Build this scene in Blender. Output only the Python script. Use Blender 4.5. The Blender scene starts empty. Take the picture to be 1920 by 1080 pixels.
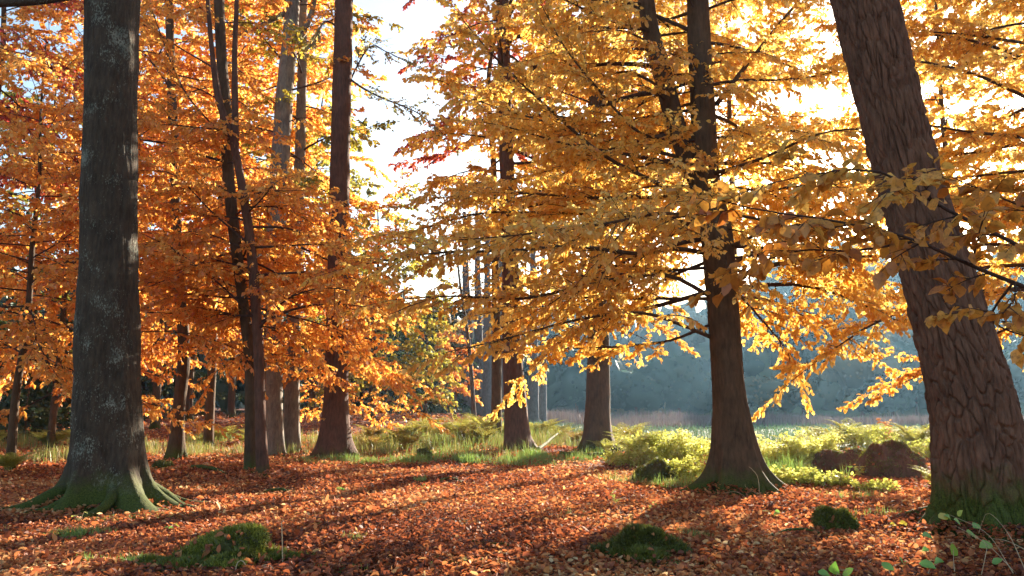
import bpy, math
import numpy as np
from mathutils import Vector
SC = bpy.context.scene
R = math.radians

# ------------------------------------------------------------------ camera, sky, sun
CAMZ, PITCH, FPX = 1.5, R(8.26), 1495.0
cd = bpy.data.cameras.new('camera'); cam = bpy.data.objects.new('camera', cd); SC.collection.objects.link(cam)
cam.location = (0, 0, CAMZ); cam.rotation_euler = (R(90) + PITCH, 0, 0)
cd.sensor_width = 36; cd.lens = 36 * FPX / 1920; cd.clip_end = 4000; cd.clip_start = 0.05
SC.camera = cam

SUN_AZ, SUN_EL = R(27.2), R(16.0)
w = bpy.data.worlds.new('World'); SC.world = w; w.use_nodes = True
nt = w.node_tree; nt.nodes.clear()
sky = nt.nodes.new('ShaderNodeTexSky'); sky.sky_type = 'NISHITA'; sky.sun_disc = False
sky.sun_elevation = SUN_EL; sky.sun_rotation = SUN_AZ; sky.air_density = 1.0; sky.dust_density = 1.4; sky.ozone_density = 1.0
bg = nt.nodes.new('ShaderNodeBackground'); bg.inputs['Strength'].default_value = 0.062
wo = nt.nodes.new('ShaderNodeOutputWorld')
nt.links.new(sky.outputs[0], bg.inputs[0]); nt.links.new(bg.outputs[0], wo.inputs[0])

sl = bpy.data.lights.new('sun', 'SUN'); sl.energy = 5.0; sl.angle = R(0.5); sl.color = (1.0, 0.88, 0.70)
so = bpy.data.objects.new('sun', sl); SC.collection.objects.link(so)
sv = Vector((math.sin(SUN_AZ) * math.cos(SUN_EL), math.cos(SUN_AZ) * math.cos(SUN_EL), math.sin(SUN_EL)))
so.rotation_euler = sv.to_track_quat('Z', 'Y').to_euler(); so.location = (20, 40, 40)

SC.view_settings.view_transform = 'Standard'; SC.view_settings.look = 'None'
SC.view_settings.exposure = 2.4; SC.view_settings.gamma = 1.0
SC.render.engine = 'CYCLES'
cy = SC.cycles
cy.max_bounces = 10; cy.diffuse_bounces = 6; cy.glossy_bounces = 2; cy.transmission_bounces = 6; cy.volume_bounces = 0
cy.transparent_max_bounces = 4; cy.sample_clamp_indirect = 4.0; cy.caustics_reflective = False; cy.caustics_refractive = False
cy.use_denoising = True

# ------------------------------------------------------------------ small maths
cp, sp = math.cos(PITCH), math.sin(PITCH)
def ray(px, py):
    u = (px - 960) / FPX; v = (540 - py) / FPX
    return np.array([u, cp - sp * v, sp + cp * v])
def at(px, py, d):                       # point on the sight line whose world Y is d
    r = ray(px, py); return np.array([0, 0, CAMZ]) + r * (d / r[1])
def ground_at(px, py):
    r = ray(px, py); t = CAMZ / -r[2]
    for _ in range(8):
        p = r * t; t = (CAMZ - float(gh(p[0], p[1]))) / -r[2]
    p = r * t; return np.array([p[0], p[1], float(gh(p[0], p[1]))])
def px2m(px, p):                         # picture width -> metres at point p
    zc = p[1] * cp + (p[2] - CAMZ) * sp; return px * zc / FPX

def hash3(ix, iy, iz):
    n = (ix * 374761393 + iy * 668265263 + iz * 2147483647 + 1013904223) & 0xFFFFFFFF
    n = ((n ^ (n >> 13)) * 1274126177) & 0xFFFFFFFF
    n = ((n ^ (n >> 16)) * 2246822519) & 0xFFFFFFFF
    return ((n ^ (n >> 15)) & 0xFFFFFF) / float(0xFFFFFF)
def vnoise(x, y, z=0.0):
    x, y, z = np.broadcast_arrays(np.asarray(x, float), np.asarray(y, float), np.asarray(z, float))
    fx, fy, fz = np.floor(x), np.floor(y), np.floor(z)
    ix, iy, iz = fx.astype(np.int64), fy.astype(np.int64), fz.astype(np.int64)
    u, v, t = x - fx, y - fy, z - fz
    u = u * u * (3 - 2 * u); v = v * v * (3 - 2 * v); t = t * t * (3 - 2 * t)
    def L(a, b, k): return a + (b - a) * k
    def P(k): return L(L(hash3(ix, iy, iz + k), hash3(ix + 1, iy, iz + k), u), L(hash3(ix, iy + 1, iz + k), hash3(ix + 1, iy + 1, iz + k), u), v)
    return L(P(0), P(1), t) * 2 - 1
def fbm(x, y, z=0.0, o=3):
    s, a, f = 0, 1, 1
    for i in range(o):
        s = s + a * vnoise(np.asarray(x) * f + 17.3 * i, np.asarray(y) * f - 9.1 * i, np.asarray(z) * f + 4.7 * i); a *= .5; f *= 2.03
    return s
def sstep(a, b, x):
    t = np.clip((np.asarray(x, float) - a) / (b - a), 0, 1); return t * t * (3 - 2 * t)
def gh(x, y):                            # height of the ground
    x = np.asarray(x, float); y = np.asarray(y, float)
    near = 1 - sstep(30, 60, y)
    h = (0.10 * fbm(x * .22 + 3, y * .22, 0, 2) + 0.035 * fbm(x * .9, y * .9, 5, 2)) * near * sstep(2, 7, np.hypot(x, y))
    h = h + sstep(20, 48, y) * 0.75 * (1 - sstep(-6, 2, x - 0.02 * y))      # the wood rises a little to the back left
    h = h - sstep(26, 45, y) * 0.35 * sstep(0, 8, x)                        # the meadow lies a little lower
    return h
def unit(v): return v / np.maximum(np.linalg.norm(v, axis=-1, keepdims=True), 1e-9)

# ------------------------------------------------------------------ mesh helpers
def link(o, parent=None):
    SC.collection.objects.link(o)
    if parent is not None: o.parent = parent
    return o
def mesh(name, V, mat, tris=None, quads=None, parent=None, origin=None, tint=None, attrs=None, smooth=False, mat2=None, midx=None):
    V = np.asarray(V, float).reshape(-1, 3)
    if origin is not None: V = V - np.asarray(origin, float)
    t = np.zeros((0, 3), np.int32) if tris is None else np.asarray(tris, np.int32).reshape(-1, 3)
    q = np.zeros((0, 4), np.int32) if quads is None else np.asarray(quads, np.int32).reshape(-1, 4)
    me = bpy.data.meshes.new(name)
    me.vertices.add(len(V)); me.vertices.foreach_set('co', V.astype(np.float32).ravel())
    me.loops.add(t.size + q.size); me.loops.foreach_set('vertex_index', np.concatenate([t.ravel(), q.ravel()]).astype(np.int32))
    n = len(t) + len(q); me.polygons.add(n)
    ls = np.concatenate([np.arange(len(t)) * 3, t.size + np.arange(len(q)) * 4]).astype(np.int32)
    me.polygons.foreach_set('loop_start', ls)
    if smooth: me.polygons.foreach_set('use_smooth', np.ones(n, bool))
    me.materials.append(mat)
    if mat2 is not None:
        me.materials.append(mat2); me.polygons.foreach_set('material_index', np.asarray(midx, np.int32))
    at_ = dict(attrs or {})
    if tint is not None: at_['tint'] = tint
    for k, a in at_.items():
        A = me.attributes.new(k, 'FLOAT', 'POINT'); A.data.foreach_set('value', np.asarray(a, np.float32))
    me.update(calc_edges=True)
    o = bpy.data.objects.new(name, me); link(o, parent)
    if origin is not None and parent is None: o.location = origin
    return o
def root(name, loc, label, cat, group=None):
    o = bpy.data.objects.new(name, None); link(o); o.location = loc; o.empty_display_size = .3
    return tag(o, label, cat, group)
def tag(o, label=None, cat=None, group=None, kind=None):
    if label: o['label'] = label
    if cat: o['category'] = cat
    if group: o['group'] = group
    if kind: o['kind'] = kind
    return o

class Geo:                               # collects tubes and leaves
    def __init__(s): s.V = []; s.T = []; s.Q = []; s.n = 0; s.A = []
    def add(s, V, t=None, q=None, a=None):
        V = np.asarray(V, float).reshape(-1, 3)
        if t is not None: s.T.append(np.asarray(t).reshape(-1, 3) + s.n)
        if q is not None: s.Q.append(np.asarray(q).reshape(-1, 4) + s.n)
        s.V.append(V); s.n += len(V)
        s.A.append(np.zeros(len(V)) if a is None else np.broadcast_to(a, (len(V),)))
    def build(s, name, mat, parent=None, origin=None, smooth=False, tint=True):
        return mesh(name, np.concatenate(s.V), mat, np.concatenate(s.T) if s.T else None, np.concatenate(s.Q) if s.Q else None,
                    parent, origin, np.concatenate(s.A) if tint else None, smooth=smooth)

def tubes(P, Rr, sides):                 # P (N,m,3), Rr (N,m) -> V, quads; ends left tapered
    P = np.asarray(P, float); N, m, _ = P.shape; Rr = np.broadcast_to(Rr, (N, m))
    tan = unit(np.gradient(P, axis=1)); mt = unit(P[:, -1] - P[:, 0])
    ref = np.where(np.abs(mt[:, 2:3]) > .75, np.array([[1., 0, 0]]), np.array([[0, 0, 1.]]))[:, None, :]
    a = unit(np.cross(tan, np.broadcast_to(ref, tan.shape))); b = np.cross(tan, a)
    th = np.arange(sides) / sides * 2 * np.pi
    V = P[:, :, None, :] + Rr[:, :, None, None] * (np.cos(th)[None, None, :, None] * a[:, :, None, :] + np.sin(th)[None, None, :, None] * b[:, :, None, :])
    i = np.arange(m - 1)[:, None] * sides + np.arange(sides)[None]
    j = np.arange(m - 1)[:, None] * sides + (np.arange(sides)[None] + 1) % sides
    q = np.stack([i, j, j + sides, i + sides], -1).reshape(-1, 4)
    q = q[None] + (np.arange(N) * m * sides)[:, None, None]
    return V.reshape(-1, 3), q.reshape(-1, 4)

CURL = np.random.default_rng(77)
def leaves(pos, axis, nrm, size, wid=.62, fold=.13, near=False):
    N = len(pos); x = unit(axis); z = unit(nrm - (nrm * x).sum(-1, keepdims=True) * x); y = np.cross(z, x)
    size = np.broadcast_to(size, (N,))
    if near:
        c = np.array([[0, 0, 0], [.14, -.22, .03], [.38, -.36, .07], [.72, -.25, .05], [1, 0, -.1], [.72, .25, .05], [.38, .36, .07], [.14, .22, .03], [.36, 0, -.02], [.72, 0, -.05]])
        f = np.array([[0, 1, 8], [1, 2, 8], [2, 3, 8], [3, 9, 8], [3, 4, 9], [4, 5, 9], [5, 8, 9], [5, 6, 8], [6, 7, 8], [7, 0, 8]])
    elif near == 'hex':
        c = np.array([[0, 0, 0], [.28, -.34, .09], [.72, -.30, .06], [1, 0, -.08], [.72, .30, .06], [.28, .34, .09]]); f = np.array([[0, 1, 2], [0, 2, 3], [0, 3, 4], [0, 4, 5]])
    elif near is None:
        c = np.array([[0, 0, 0], [.3, -.32, .10], [.72, -.24, .08], [1, 0, -.06], [.72, .24, .08], [.3, .32, .10], [.5, 0, -.02]])
        f = np.array([[0, 1, 6], [1, 2, 6], [2, 3, 6], [3, 4, 6], [4, 5, 6], [5, 0, 6]])
    else:
        c = np.array([[0, 0, 0], [.45, -.5 * wid, fold], [1, 0, 0], [.45, .5 * wid, fold]]); f = np.array([[0, 1, 2], [0, 2, 3]])
    k = len(c); cz = CURL.uniform(-.4, 2.4, N)[:, None, None] if near is not False else 1.0
    V = pos[:, None, :] + size[:, None, None] * (c[None, :, 0:1] * x[:, None] + c[None, :, 1:2] * y[:, None] + c[None, :, 2:3] * cz * z[:, None])
    F = f[None] + (np.arange(N) * k)[:, None, None]
    return V.reshape(-1, 3), F.reshape(-1, 3), k

def rotz(v, a):
    c, s = np.cos(a), np.sin(a)
    return np.stack([v[..., 0] * c - v[..., 1] * s, v[..., 0] * s + v[..., 1] * c, v[..., 2]], -1)
def resample(P, n):                      # Catmull-Rom through the given rows
    P = np.asarray(P, float); m = len(P)
    E = np.vstack([2 * P[0] - P[1], P, 2 * P[-1] - P[-2]])
    L = np.r_[0, np.cumsum(np.linalg.norm(np.diff(P[:, :3], axis=0), axis=1))]
    s = np.linspace(0, L[-1], n) if np.isscalar(n) else np.asarray(n) * L[-1]
    i = np.clip(np.searchsorted(L, s, 'right') - 1, 0, m - 2); t = ((s - L[i]) / (L[i + 1] - L[i]))[:, None]
    p0, p1, p2, p3 = E[i], E[i + 1], E[i + 2], E[i + 3]
    return .5 * (2 * p1 + (p2 - p0) * t + (2 * p0 - 5 * p1 + 4 * p2 - p3) * t ** 2 + (3 * p1 - p0 - 3 * p2 + p3) * t ** 3)

# ------------------------------------------------------------------ materials
def newmat(name):
    m = bpy.data.materials.new(name); m.use_nodes = True; t = m.node_tree; t.nodes.clear()
    out = t.nodes.new('ShaderNodeOutputMaterial'); return m, t, out
def N(t, kind, **kw):
    n = t.nodes.new(kind)
    for k, v in kw.items():
        if k in n.inputs: n.inputs[k].default_value = v
        else: setattr(n, k, v)
    return n
def ramp(t, fac, stops, interp='LINEAR'):
    r = t.nodes.new('ShaderNodeValToRGB'); cr = r.color_ramp; cr.interpolation = interp
    while len(cr.elements) < len(stops): cr.elements.new(.5)
    for e, (p, c) in zip(cr.elements, stops):
        e.position = p; e.color = (*c, 1) if len(c) == 3 else c
    t.links.new(fac, r.inputs[0]); return r.outputs[0]
def mixc(t, fac, a, b):
    m = t.nodes.new('ShaderNodeMix'); m.data_type = 'RGBA'
    for s, v in ((0, fac), (6, a), (7, b)):
        if hasattr(v, 'links'): t.links.new(v, m.inputs[s])
        elif s == 0: m.inputs[0].default_value = v
        else: m.inputs[s].default_value = (*v, 1)
    return m.outputs[2]
def math_(t, op, a, b=None, clamp=False):
    m = t.nodes.new('ShaderNodeMath'); m.operation = op; m.use_clamp = clamp
    for i, v in enumerate((a, b)):
        if v is None: continue
        if hasattr(v, 'links'): t.links.new(v, m.inputs[i])
        else: m.inputs[i].default_value = v
    return m.outputs[0]

def leafmat(name, stops, trans=.55, gloss=.04, rough=.45, spots=False):
    m, t, out = newmat(name)
    a = N(t, 'ShaderNodeAttribute', attribute_name='tint')
    col = ramp(t, a.outputs['Fac'], stops)
    if spots:                            # browned patches on the leaf blades
        tc = N(t, 'ShaderNodeTexCoord'); nz = N(t, 'ShaderNodeTexNoise', Scale=38.0, Detail=5.0, Roughness=.65); t.links.new(tc.outputs['Object'], nz.inputs['Vector'])
        col = mixc(t, ramp(t, nz.outputs['Fac'], [(.5, (0, 0, 0)), (.68, (.8, .8, .8))]), col, (.25, .085, .02))
    d = N(t, 'ShaderNodeBsdfDiffuse'); tr = N(t, 'ShaderNodeBsdfTranslucent'); g = N(t, 'ShaderNodeBsdfGlossy', Roughness=rough)
    t.links.new(col, d.inputs[0]); t.links.new(col, tr.inputs[0])
    g.inputs[0].default_value = (1, 1, 1, 1)
    mx = N(t, 'ShaderNodeMixShader'); mx.inputs[0].default_value = trans
    t.links.new(d.outputs[0], mx.inputs[1]); t.links.new(tr.outputs[0], mx.inputs[2])
    m2 = N(t, 'ShaderNodeMixShader'); m2.inputs[0].default_value = gloss
    t.links.new(mx.outputs[0], m2.inputs[1]); t.links.new(g.outputs[0], m2.inputs[2])
    t.links.new(m2.outputs[0], out.inputs[0]); return m

GOLD = leafmat('golden_leaf', [(0, (.58, .24, .03)), (.35, (.85, .47, .08)), (.7, (.93, .64, .15)), (1, (.96, .8, .32))], trans=.68)
ORANGE = leafmat('orange_leaf', [(0, (.55, .16, .03)), (.35, (.82, .34, .055)), (.75, (.91, .48, .10)), (1, (.95, .70, .23))], trans=.7)
RED = leafmat('red_leaf', [(0, (.22, .025, .03)), (.4, (.5, .07, .05)), (.75, (.65, .18, .05)), (1, (.75, .34, .07))])
YGREEN = leafmat('yellow_green_leaf', [(0, (.12, .13, .02)), (.4, (.32, .30, .04)), (.75, (.55, .45, .06)), (1, (.7, .42, .06))])
DULL = leafmat('grey_green_leaf', [(0, (.22, .25, .14)), (.6, (.40, .38, .16)), (1, (.7, .36, .09))], trans=.65)
BROWNLEAF = leafmat('near_leaf', [(0, (.42, .13, .02)), (.4, (.66, .28, .04)), (.8, (.8, .43, .08)), (1, (.84, .56, .14))], trans=.5, spots=True)
DARKGREEN = leafmat('dark_green_leaf', [(0, (.02, .035, .015)), (.6, (.05, .08, .025)), (1, (.12, .13, .03))], trans=.3)
LITTER = leafmat('fallen_leaf', [(0, (.11, .033, .017)), (.3, (.36, .095, .034)), (.62, (.55, .20, .066)), (.88, (.69, .39, .15)), (1, (.78, .55, .28))], trans=.4, gloss=.025, rough=.6)
FERN = leafmat('fern_leaf', [(0, (.30, .17, .05)), (.3, (.38, .33, .07)), (.7, (.46, .48, .10)), (1, (.6, .6, .2))], trans=.5)
GRASSM = leafmat('grass_blade', [(0, (.32, .22, .09)), (.35, (.28, .25, .07)), (.7, (.17, .25, .05)), (1, (.24, .38, .08))], trans=.4)
MOSSM = leafmat('moss_blade', [(0, (.06, .06, .010)), (.5, (.13, .145, .018)), (.85, (.26, .28, .035)), (1, (.42, .42, .08))], trans=.35)
GREENLEAF = leafmat('green_leaf', [(0, (.10, .22, .03)), (.6, (.2, .42, .06)), (1, (.55, .5, .08))], trans=.4, gloss=.06)
MEADOWG = leafmat('meadow_blade', [(0, (.16, .15, .09)), (.5, (.09, .14, .07)), (1, (.12, .20, .08))], trans=.3)
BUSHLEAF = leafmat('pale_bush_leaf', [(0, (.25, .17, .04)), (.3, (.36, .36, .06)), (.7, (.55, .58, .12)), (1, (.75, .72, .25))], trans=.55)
REED = leafmat('reed_blade', [(0, (.10, .07, .07)), (.6, (.17, .125, .115)), (1, (.2, .19, .12))], trans=.25)
FARLEAF = leafmat('far_leaf', [(0, (.016, .04, .025)), (.3, (.04, .08, .04)), (.55, (.10, .10, .04)), (.8, (.22, .16, .06)), (1, (.32, .18, .055))], trans=.2)

def barkmat(name, c1, c2, lichen=0.0, moss=0.7, furrow=0.0, mossy_all=0.0):
    m, t, out = newmat(name)
    tc = N(t, 'ShaderNodeTexCoord'); o = tc.outputs['Object']
    mp = N(t, 'ShaderNodeMapping'); mp.inputs['Scale'].default_value = (1, 1, .22); t.links.new(o, mp.inputs[0])
    n1 = N(t, 'ShaderNodeTexNoise', Scale=22.0, Detail=6.0, Roughness=.65); t.links.new(mp.outputs[0], n1.inputs['Vector'])
    n2 = N(t, 'ShaderNodeTexNoise', Scale=3.0, Detail=4.0); t.links.new(o, n2.inputs['Vector'])
    f = math_(t, 'ADD', math_(t, 'MULTIPLY', n1.outputs['Fac'], .65), math_(t, 'MULTIPLY', n2.outputs['Fac'], .35))
    col = ramp(t, f, [(.33, c1), (.66, c2)])
    if lichen > 0:
        mq = N(t, 'ShaderNodeMapping'); mq.inputs['Scale'].default_value = (1, 1, .5); t.links.new(o, mq.inputs[0])
        nl = N(t, 'ShaderNodeTexNoise', Scale=48.0, Detail=5.0, Roughness=.7); t.links.new(mq.outputs[0], nl.inputs['Vector'])
        nb = N(t, 'ShaderNodeTexNoise', Scale=2.2, Detail=3.0); t.links.new(o, nb.inputs['Vector'])
        sp_ = math_(t, 'ADD', nl.outputs['Fac'], math_(t, 'MULTIPLY', math_(t, 'SUBTRACT', nb.outputs['Fac'], .5), .7))
        k = ramp(t, sp_, [(.60 - .1 * lichen, (0, 0, 0)), (.68 - .1 * lichen, (1, 1, 1))])
        nc = N(t, 'ShaderNodeTexNoise', Scale=9.0, Detail=2.0); t.links.new(o, nc.inputs['Vector'])
        lc = ramp(t, nc.outputs['Fac'], [(.35, (.15, .18, .14)), (.65, (.36, .37, .29))])
        col = mixc(t, math_(t, 'MULTIPLY', k, .6), col, lc)
    sx = N(t, 'ShaderNodeSeparateXYZ'); t.links.new(o, sx.inputs[0])
    nm = N(t, 'ShaderNodeTexNoise', Scale=5.0, Detail=5.0, Roughness=.6); t.links.new(o, nm.inputs['Vector'])
    hgt = math_(t, 'SUBTRACT', math_(t, 'MULTIPLY', math_(t, 'SUBTRACT', nm.outputs['Fac'], .5), 1.9), math_(t, 'DIVIDE', math_(t, 'SUBTRACT', sx.outputs[2], moss), .35))
    mk = math_(t, 'ADD', hgt, mossy_all, clamp=True)
    nf = N(t, 'ShaderNodeTexNoise', Scale=60.0, Detail=3.0); t.links.new(o, nf.inputs['Vector'])
    mc = ramp(t, nf.outputs['Fac'], [(.3, (.025, .034, .006)), (.7, (.095, .115, .018))])
    col = mixc(t, mk, col, mc)
    b = N(t, 'ShaderNodeBsdfPrincipled', Roughness=.9); b.inputs['Specular IOR Level'].default_value = .25
    t.links.new(col, b.inputs['Base Color'])
    bp = N(t, 'ShaderNodeBump', Strength=.9, Distance=.03); hh = n1.outputs['Fac']
    if furrow > 0:
        mp2 = N(t, 'ShaderNodeMapping'); mp2.inputs['Scale'].default_value = (1, 1, .18); t.links.new(o, mp2.inputs[0])
        vo = N(t, 'ShaderNodeTexVoronoi', Scale=14.0, feature='DISTANCE_TO_EDGE'); t.links.new(mp2.outputs[0], vo.inputs['Vector'])
        hh = math_(t, 'ADD', math_(t, 'MULTIPLY', hh, .4), math_(t, 'MULTIPLY', vo.outputs[0], furrow))
    t.links.new(hh, bp.inputs['Height']); t.links.new(bp.outputs[0], b.inputs['Normal'])
    t.links.new(b.outputs[0], out.inputs[0]); return m
BEECH = barkmat('beech_bark', (.026, .018, .011), (.085, .058, .037), lichen=.08, moss=.6)
PINE = barkmat('furrowed_bark', (.06, .028, .017), (.22, .11, .065), lichen=.0, moss=.75, furrow=.8)
BROWNB = barkmat('brown_bark', (.045, .028, .015), (.135, .08, .045), moss=.45)
REDB = barkmat('red_brown_bark', (.06, .03, .02), (.17, .08, .052), moss=.3)
GREYB = barkmat('grey_bark', (.10, .085, .075), (.30, .25, .20), lichen=.3, moss=.2)
TWIG = barkmat('twig_bark', (.035, .02, .015), (.10, .06, .045), moss=-9)
BLUEB = barkmat('pale_grey_bark', (.07, .065, .07), (.19, .175, .19), moss=.1)
ROCK = barkmat('mossy_rock', (.05, .04, .03), (.12, .09, .06), moss=.1, mossy_all=1.0)
EARTH = barkmat('brown_boulder', (.07, .032, .02), (.19, .09, .05), moss=-.4, mossy_all=.15, furrow=.5)

def groundmat():
    m, t, out = newmat('ground'); tc = N(t, 'ShaderNodeTexCoord'); o = tc.outputs['Object']
    vo = N(t, 'ShaderNodeTexVoronoi', Scale=17.0); t.links.new(o, vo.inputs['Vector'])
    sx = N(t, 'ShaderNodeSeparateColor'); t.links.new(vo.outputs['Color'], sx.inputs[0])
    leaf = ramp(t, sx.outputs[0], [(0, (.06, .022, .014)), (.4, (.15, .045, .024)), (.75, (.26, .08, .035)), (1, (.36, .15, .06))])
    nn = N(t, 'ShaderNodeTexNoise', Scale=1.3, Detail=5.0); t.links.new(o, nn.inputs['Vector'])
    leaf = mixc(t, ramp(t, nn.outputs['Fac'], [(.5, (0, 0, 0)), (.7, (.7, .7, .7))]), leaf, (.045, .03, .02))
    ng = N(t, 'ShaderNodeTexNoise', Scale=.35, Detail=6.0); t.links.new(o, ng.inputs['Vector'])
    mead = ramp(t, ng.outputs['Fac'], [(.3, (.10, .11, .05)), (.5, (.08, .12, .06)), (.7, (.14, .13, .08))])
    a = N(t, 'ShaderNodeAttribute', attribute_name='meadow')
    nm = N(t, 'ShaderNodeTexNoise', Scale=.9, Detail=4.0); t.links.new(o, nm.inputs['Vector'])
    k = math_(t, 'ADD', a.outputs['Fac'], math_(t, 'MULTIPLY', math_(t, 'SUBTRACT', nm.outputs['Fac'], .5), 1.0), clamp=True)
    kk = ramp(t, k, [(.4, (0, 0, 0)), (.62, (1, 1, 1))])
    col = mixc(t, kk, leaf, mead)
    b = N(t, 'ShaderNodeBsdfPrincipled', Roughness=.95); t.links.new(col, b.inputs['Base Color']); b.inputs['Specular IOR Level'].default_value = .1
    bp = N(t, 'ShaderNodeBump', Strength=.8, Distance=.04); t.links.new(sx.outputs[1], bp.inputs['Height']); t.links.new(bp.outputs[0], b.inputs['Normal'])
    t.links.new(b.outputs[0], out.inputs[0]); return m
GROUND = groundmat()
def plainmat(name, c1, c2, scale):
    m, t, out = newmat(name); tc = N(t, 'ShaderNodeTexCoord')
    n = N(t, 'ShaderNodeTexNoise', Scale=scale, Detail=6.0); t.links.new(tc.outputs['Object'], n.inputs['Vector'])
    b = N(t, 'ShaderNodeBsdfPrincipled', Roughness=.95); b.inputs['Specular IOR Level'].default_value = .1
    t.links.new(ramp(t, n.outputs['Fac'], [(.35, c1), (.65, c2)]), b.inputs['Base Color']); t.links.new(b.outputs[0], out.inputs[0]); return m
HILL = plainmat('hill_side', (.06, .09, .04), (.15, .16, .07), .12)
STRAW = plainmat('dry_stalk', (.35, .24, .13), (.55, .42, .26), 6.0)

# ------------------------------------------------------------------ ground and hill
def axis_(c, lo, hi, d, gr):
    a = [c]; s = d
    while a[-1] < hi: a.append(a[-1] + s); s = s * (1.0 if abs(a[-1] - c) < 16 else gr)
    b = [c]; s = d
    while b[-1] > lo: b.append(b[-1] - s); s = s * (1.0 if abs(b[-1] - c) < 16 else gr)
    return np.array(b[:0:-1] + a)
def grid(xs, ys, zf):
    X, Y = np.meshgrid(xs, ys); Z = zf(X, Y); nx, ny = len(xs), len(ys)
    i = (np.arange(ny - 1)[:, None] * nx + np.arange(nx - 1)[None]).ravel()
    return np.stack([X, Y, Z], -1).reshape(-1, 3), np.stack([i, i + 1, i + 1 + nx, i + nx], -1)
def meadow_w(x, y): return sstep(-2, 7, (x - 2) * .55 + (y - 27)) * sstep(-3, 3, x + 1)
V, q = grid(axis_(0, -420, 420, .16, 1.12), axis_(14, -60, 460, .16, 1.10), gh)
g = mesh('ground', V, GROUND, quads=q, attrs={'meadow': meadow_w(V[:, 0], V[:, 1]) * 1.0}, smooth=True); tag(g, kind='structure')
def hillh(x, y):
    d = y - (112 + 0.10 * np.abs(x - 40) + 8 * fbm(x * .012, 0, 3, 2) + 26 * (1 - sstep(-30, 10, x)))
    return -2 + sstep(-4, 75, d) * (17 + 5 * fbm(x * .02, y * .02, 1, 2) + 13 * sstep(20, 80, x)) * (1 - .45 * (1 - sstep(-60, 0, x)))
V, q = grid(np.linspace(-400, 400, 120), np.linspace(90, 330, 60), hillh)
tag(mesh('hill', V, HILL, quads=q, smooth=True), kind='structure')

# ------------------------------------------------------------------ tree builder
def spray(rng, geo_b, geo_l, P, Rr, s_sub=.24, lsub=1.0, ntw=8, ltw=.36, K=7, lsize=.075, t0=.25, tint=(.15, .95), twigs=True, near='hex', nj=.7, tip=1.0, thin=1.0):
    """sub-branches, twigs and leaves along a limb P (m,3)"""
    L = np.linalg.norm(np.diff(P, axis=0), axis=1).sum(); S = max(4, int(L * (1 - t0) / s_sub))
    t = t0 + (1 - t0) * (np.arange(S) + rng.random(S) * .8) / S
    m = len(P); fi = t * (m - 1); i0 = np.clip(fi.astype(int), 0, m - 2); fr = (fi - i0)[:, None]
    st = P[i0] * (1 - fr) + P[i0 + 1] * fr; dr = unit(P[i0 + 1] - P[i0])
    side = np.where(np.arange(S) % 2 == 0, 1, -1)
    ang = side * (.95 - .45 * t + rng.normal(0, .2, S)); d = rotz(dr, ang); d[:, 2] = d[:, 2] * .5 + rng.normal(.0, .30, S)
    d = unit(d); ln = lsub * (1.05 - .6 * t) * rng.uniform(.55, 1.15, S)
    d[-1] = dr[-1]; ln[-1] = lsub * .7 * tip
    u = np.linspace(0, 1, 5); bend = rng.normal(0, .12, (S, 1))
    perp = rotz(d, np.pi / 2)
    C = st[:, None] + d[:, None] * (ln[:, None] * u)[..., None] + perp[:, None] * (ln[:, None] * bend * u * (1 - u) * 2)[..., None]
    C[:, :, 2] -= (ln[:, None] * u ** 2) * rng.uniform(.02, .22, (S, 1))
    r0 = np.interp(t, np.linspace(0, 1, m), Rr)
    rb = np.minimum(r0 * .6, .004 + .006 * ln)
    v, qd = tubes(C, rb[:, None] * np.linspace(1, .35, 5)[None], 4); geo_b.add(v, q=qd)
    T = ntw
    uu = (np.arange(T)[None] + rng.random((S, T))) / T * .95 + .05
    ks = np.clip(uu * 4, 0, 3.999); k0 = ks.astype(int); kf = (ks - k0)[..., None]; ar = np.arange(S)[:, None]
    ts = C[ar, k0] * (1 - kf) + C[ar, k0 + 1] * kf; td = unit(C[ar, k0 + 1] - C[ar, k0])
    sg = np.where((np.arange(T)[None] + np.arange(S)[:, None]) % 2 == 0, 1, -1)
    td = rotz(td, sg * rng.normal(.8, .25, (S, T))); td[..., 2] += rng.normal(-.12, .38, (S, T)); td = unit(td)
    tl = ltw * (1.1 - .5 * uu) * rng.uniform(.5, 1.2, (S, T))
    keep = (rng.random((S, T)) < np.clip(ln / (lsub * .8), .25, 1)[:, None] * thin)
    ts, td, tl = ts[keep], td[keep], tl[keep]
    if len(ts) == 0: return
    if twigs:
        Ct = ts[:, None] + td[:, None] * (tl[:, None] * np.array([0, 1.]))[..., None]
        v, qd = tubes(Ct, np.array([[.003, .0012]]) * max(1, lsize / .075), 3); geo_b.add(v, q=qd)
    M = len(ts); vv = (np.arange(K)[None] + rng.random((M, K)) * .7 + .15) / K
    lp = ts[:, None] + td[:, None] * (tl[:, None] * vv)[..., None]
    s2 = np.where((np.arange(K)[None] + rng.integers(0, 2, (M, 1))) % 2 == 0, 1, -1)
    ax = rotz(np.broadcast_to(td[:, None], lp.shape), s2 * rng.normal(.8, .3, (M, K))) + rng.normal(0, .25, lp.shape)
    ax[..., 2] -= rng.uniform(-.1, 1.1, (M, K))
    nr = rng.normal(0, nj, lp.shape); nr[..., 2] += 1
    sz = lsize * rng.uniform(.5, 1.25, (M, K))
    base = rng.uniform(tint[0], tint[1]) * .5 + rng.uniform(tint[0], tint[1], (M, 1)) * .5
    tn = np.clip(base + rng.normal(0, .13, (M, K)), 0, 1)
    lp, ax, nr, sz, tn = lp.reshape(-1, 3), ax.reshape(-1, 3), nr.reshape(-1, 3), sz.ravel(), tn.ravel()
    v, f, k = leaves(lp, ax, nr, sz, near=near); geo_l.add(v, t=f, a=np.repeat(tn, k))

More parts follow.
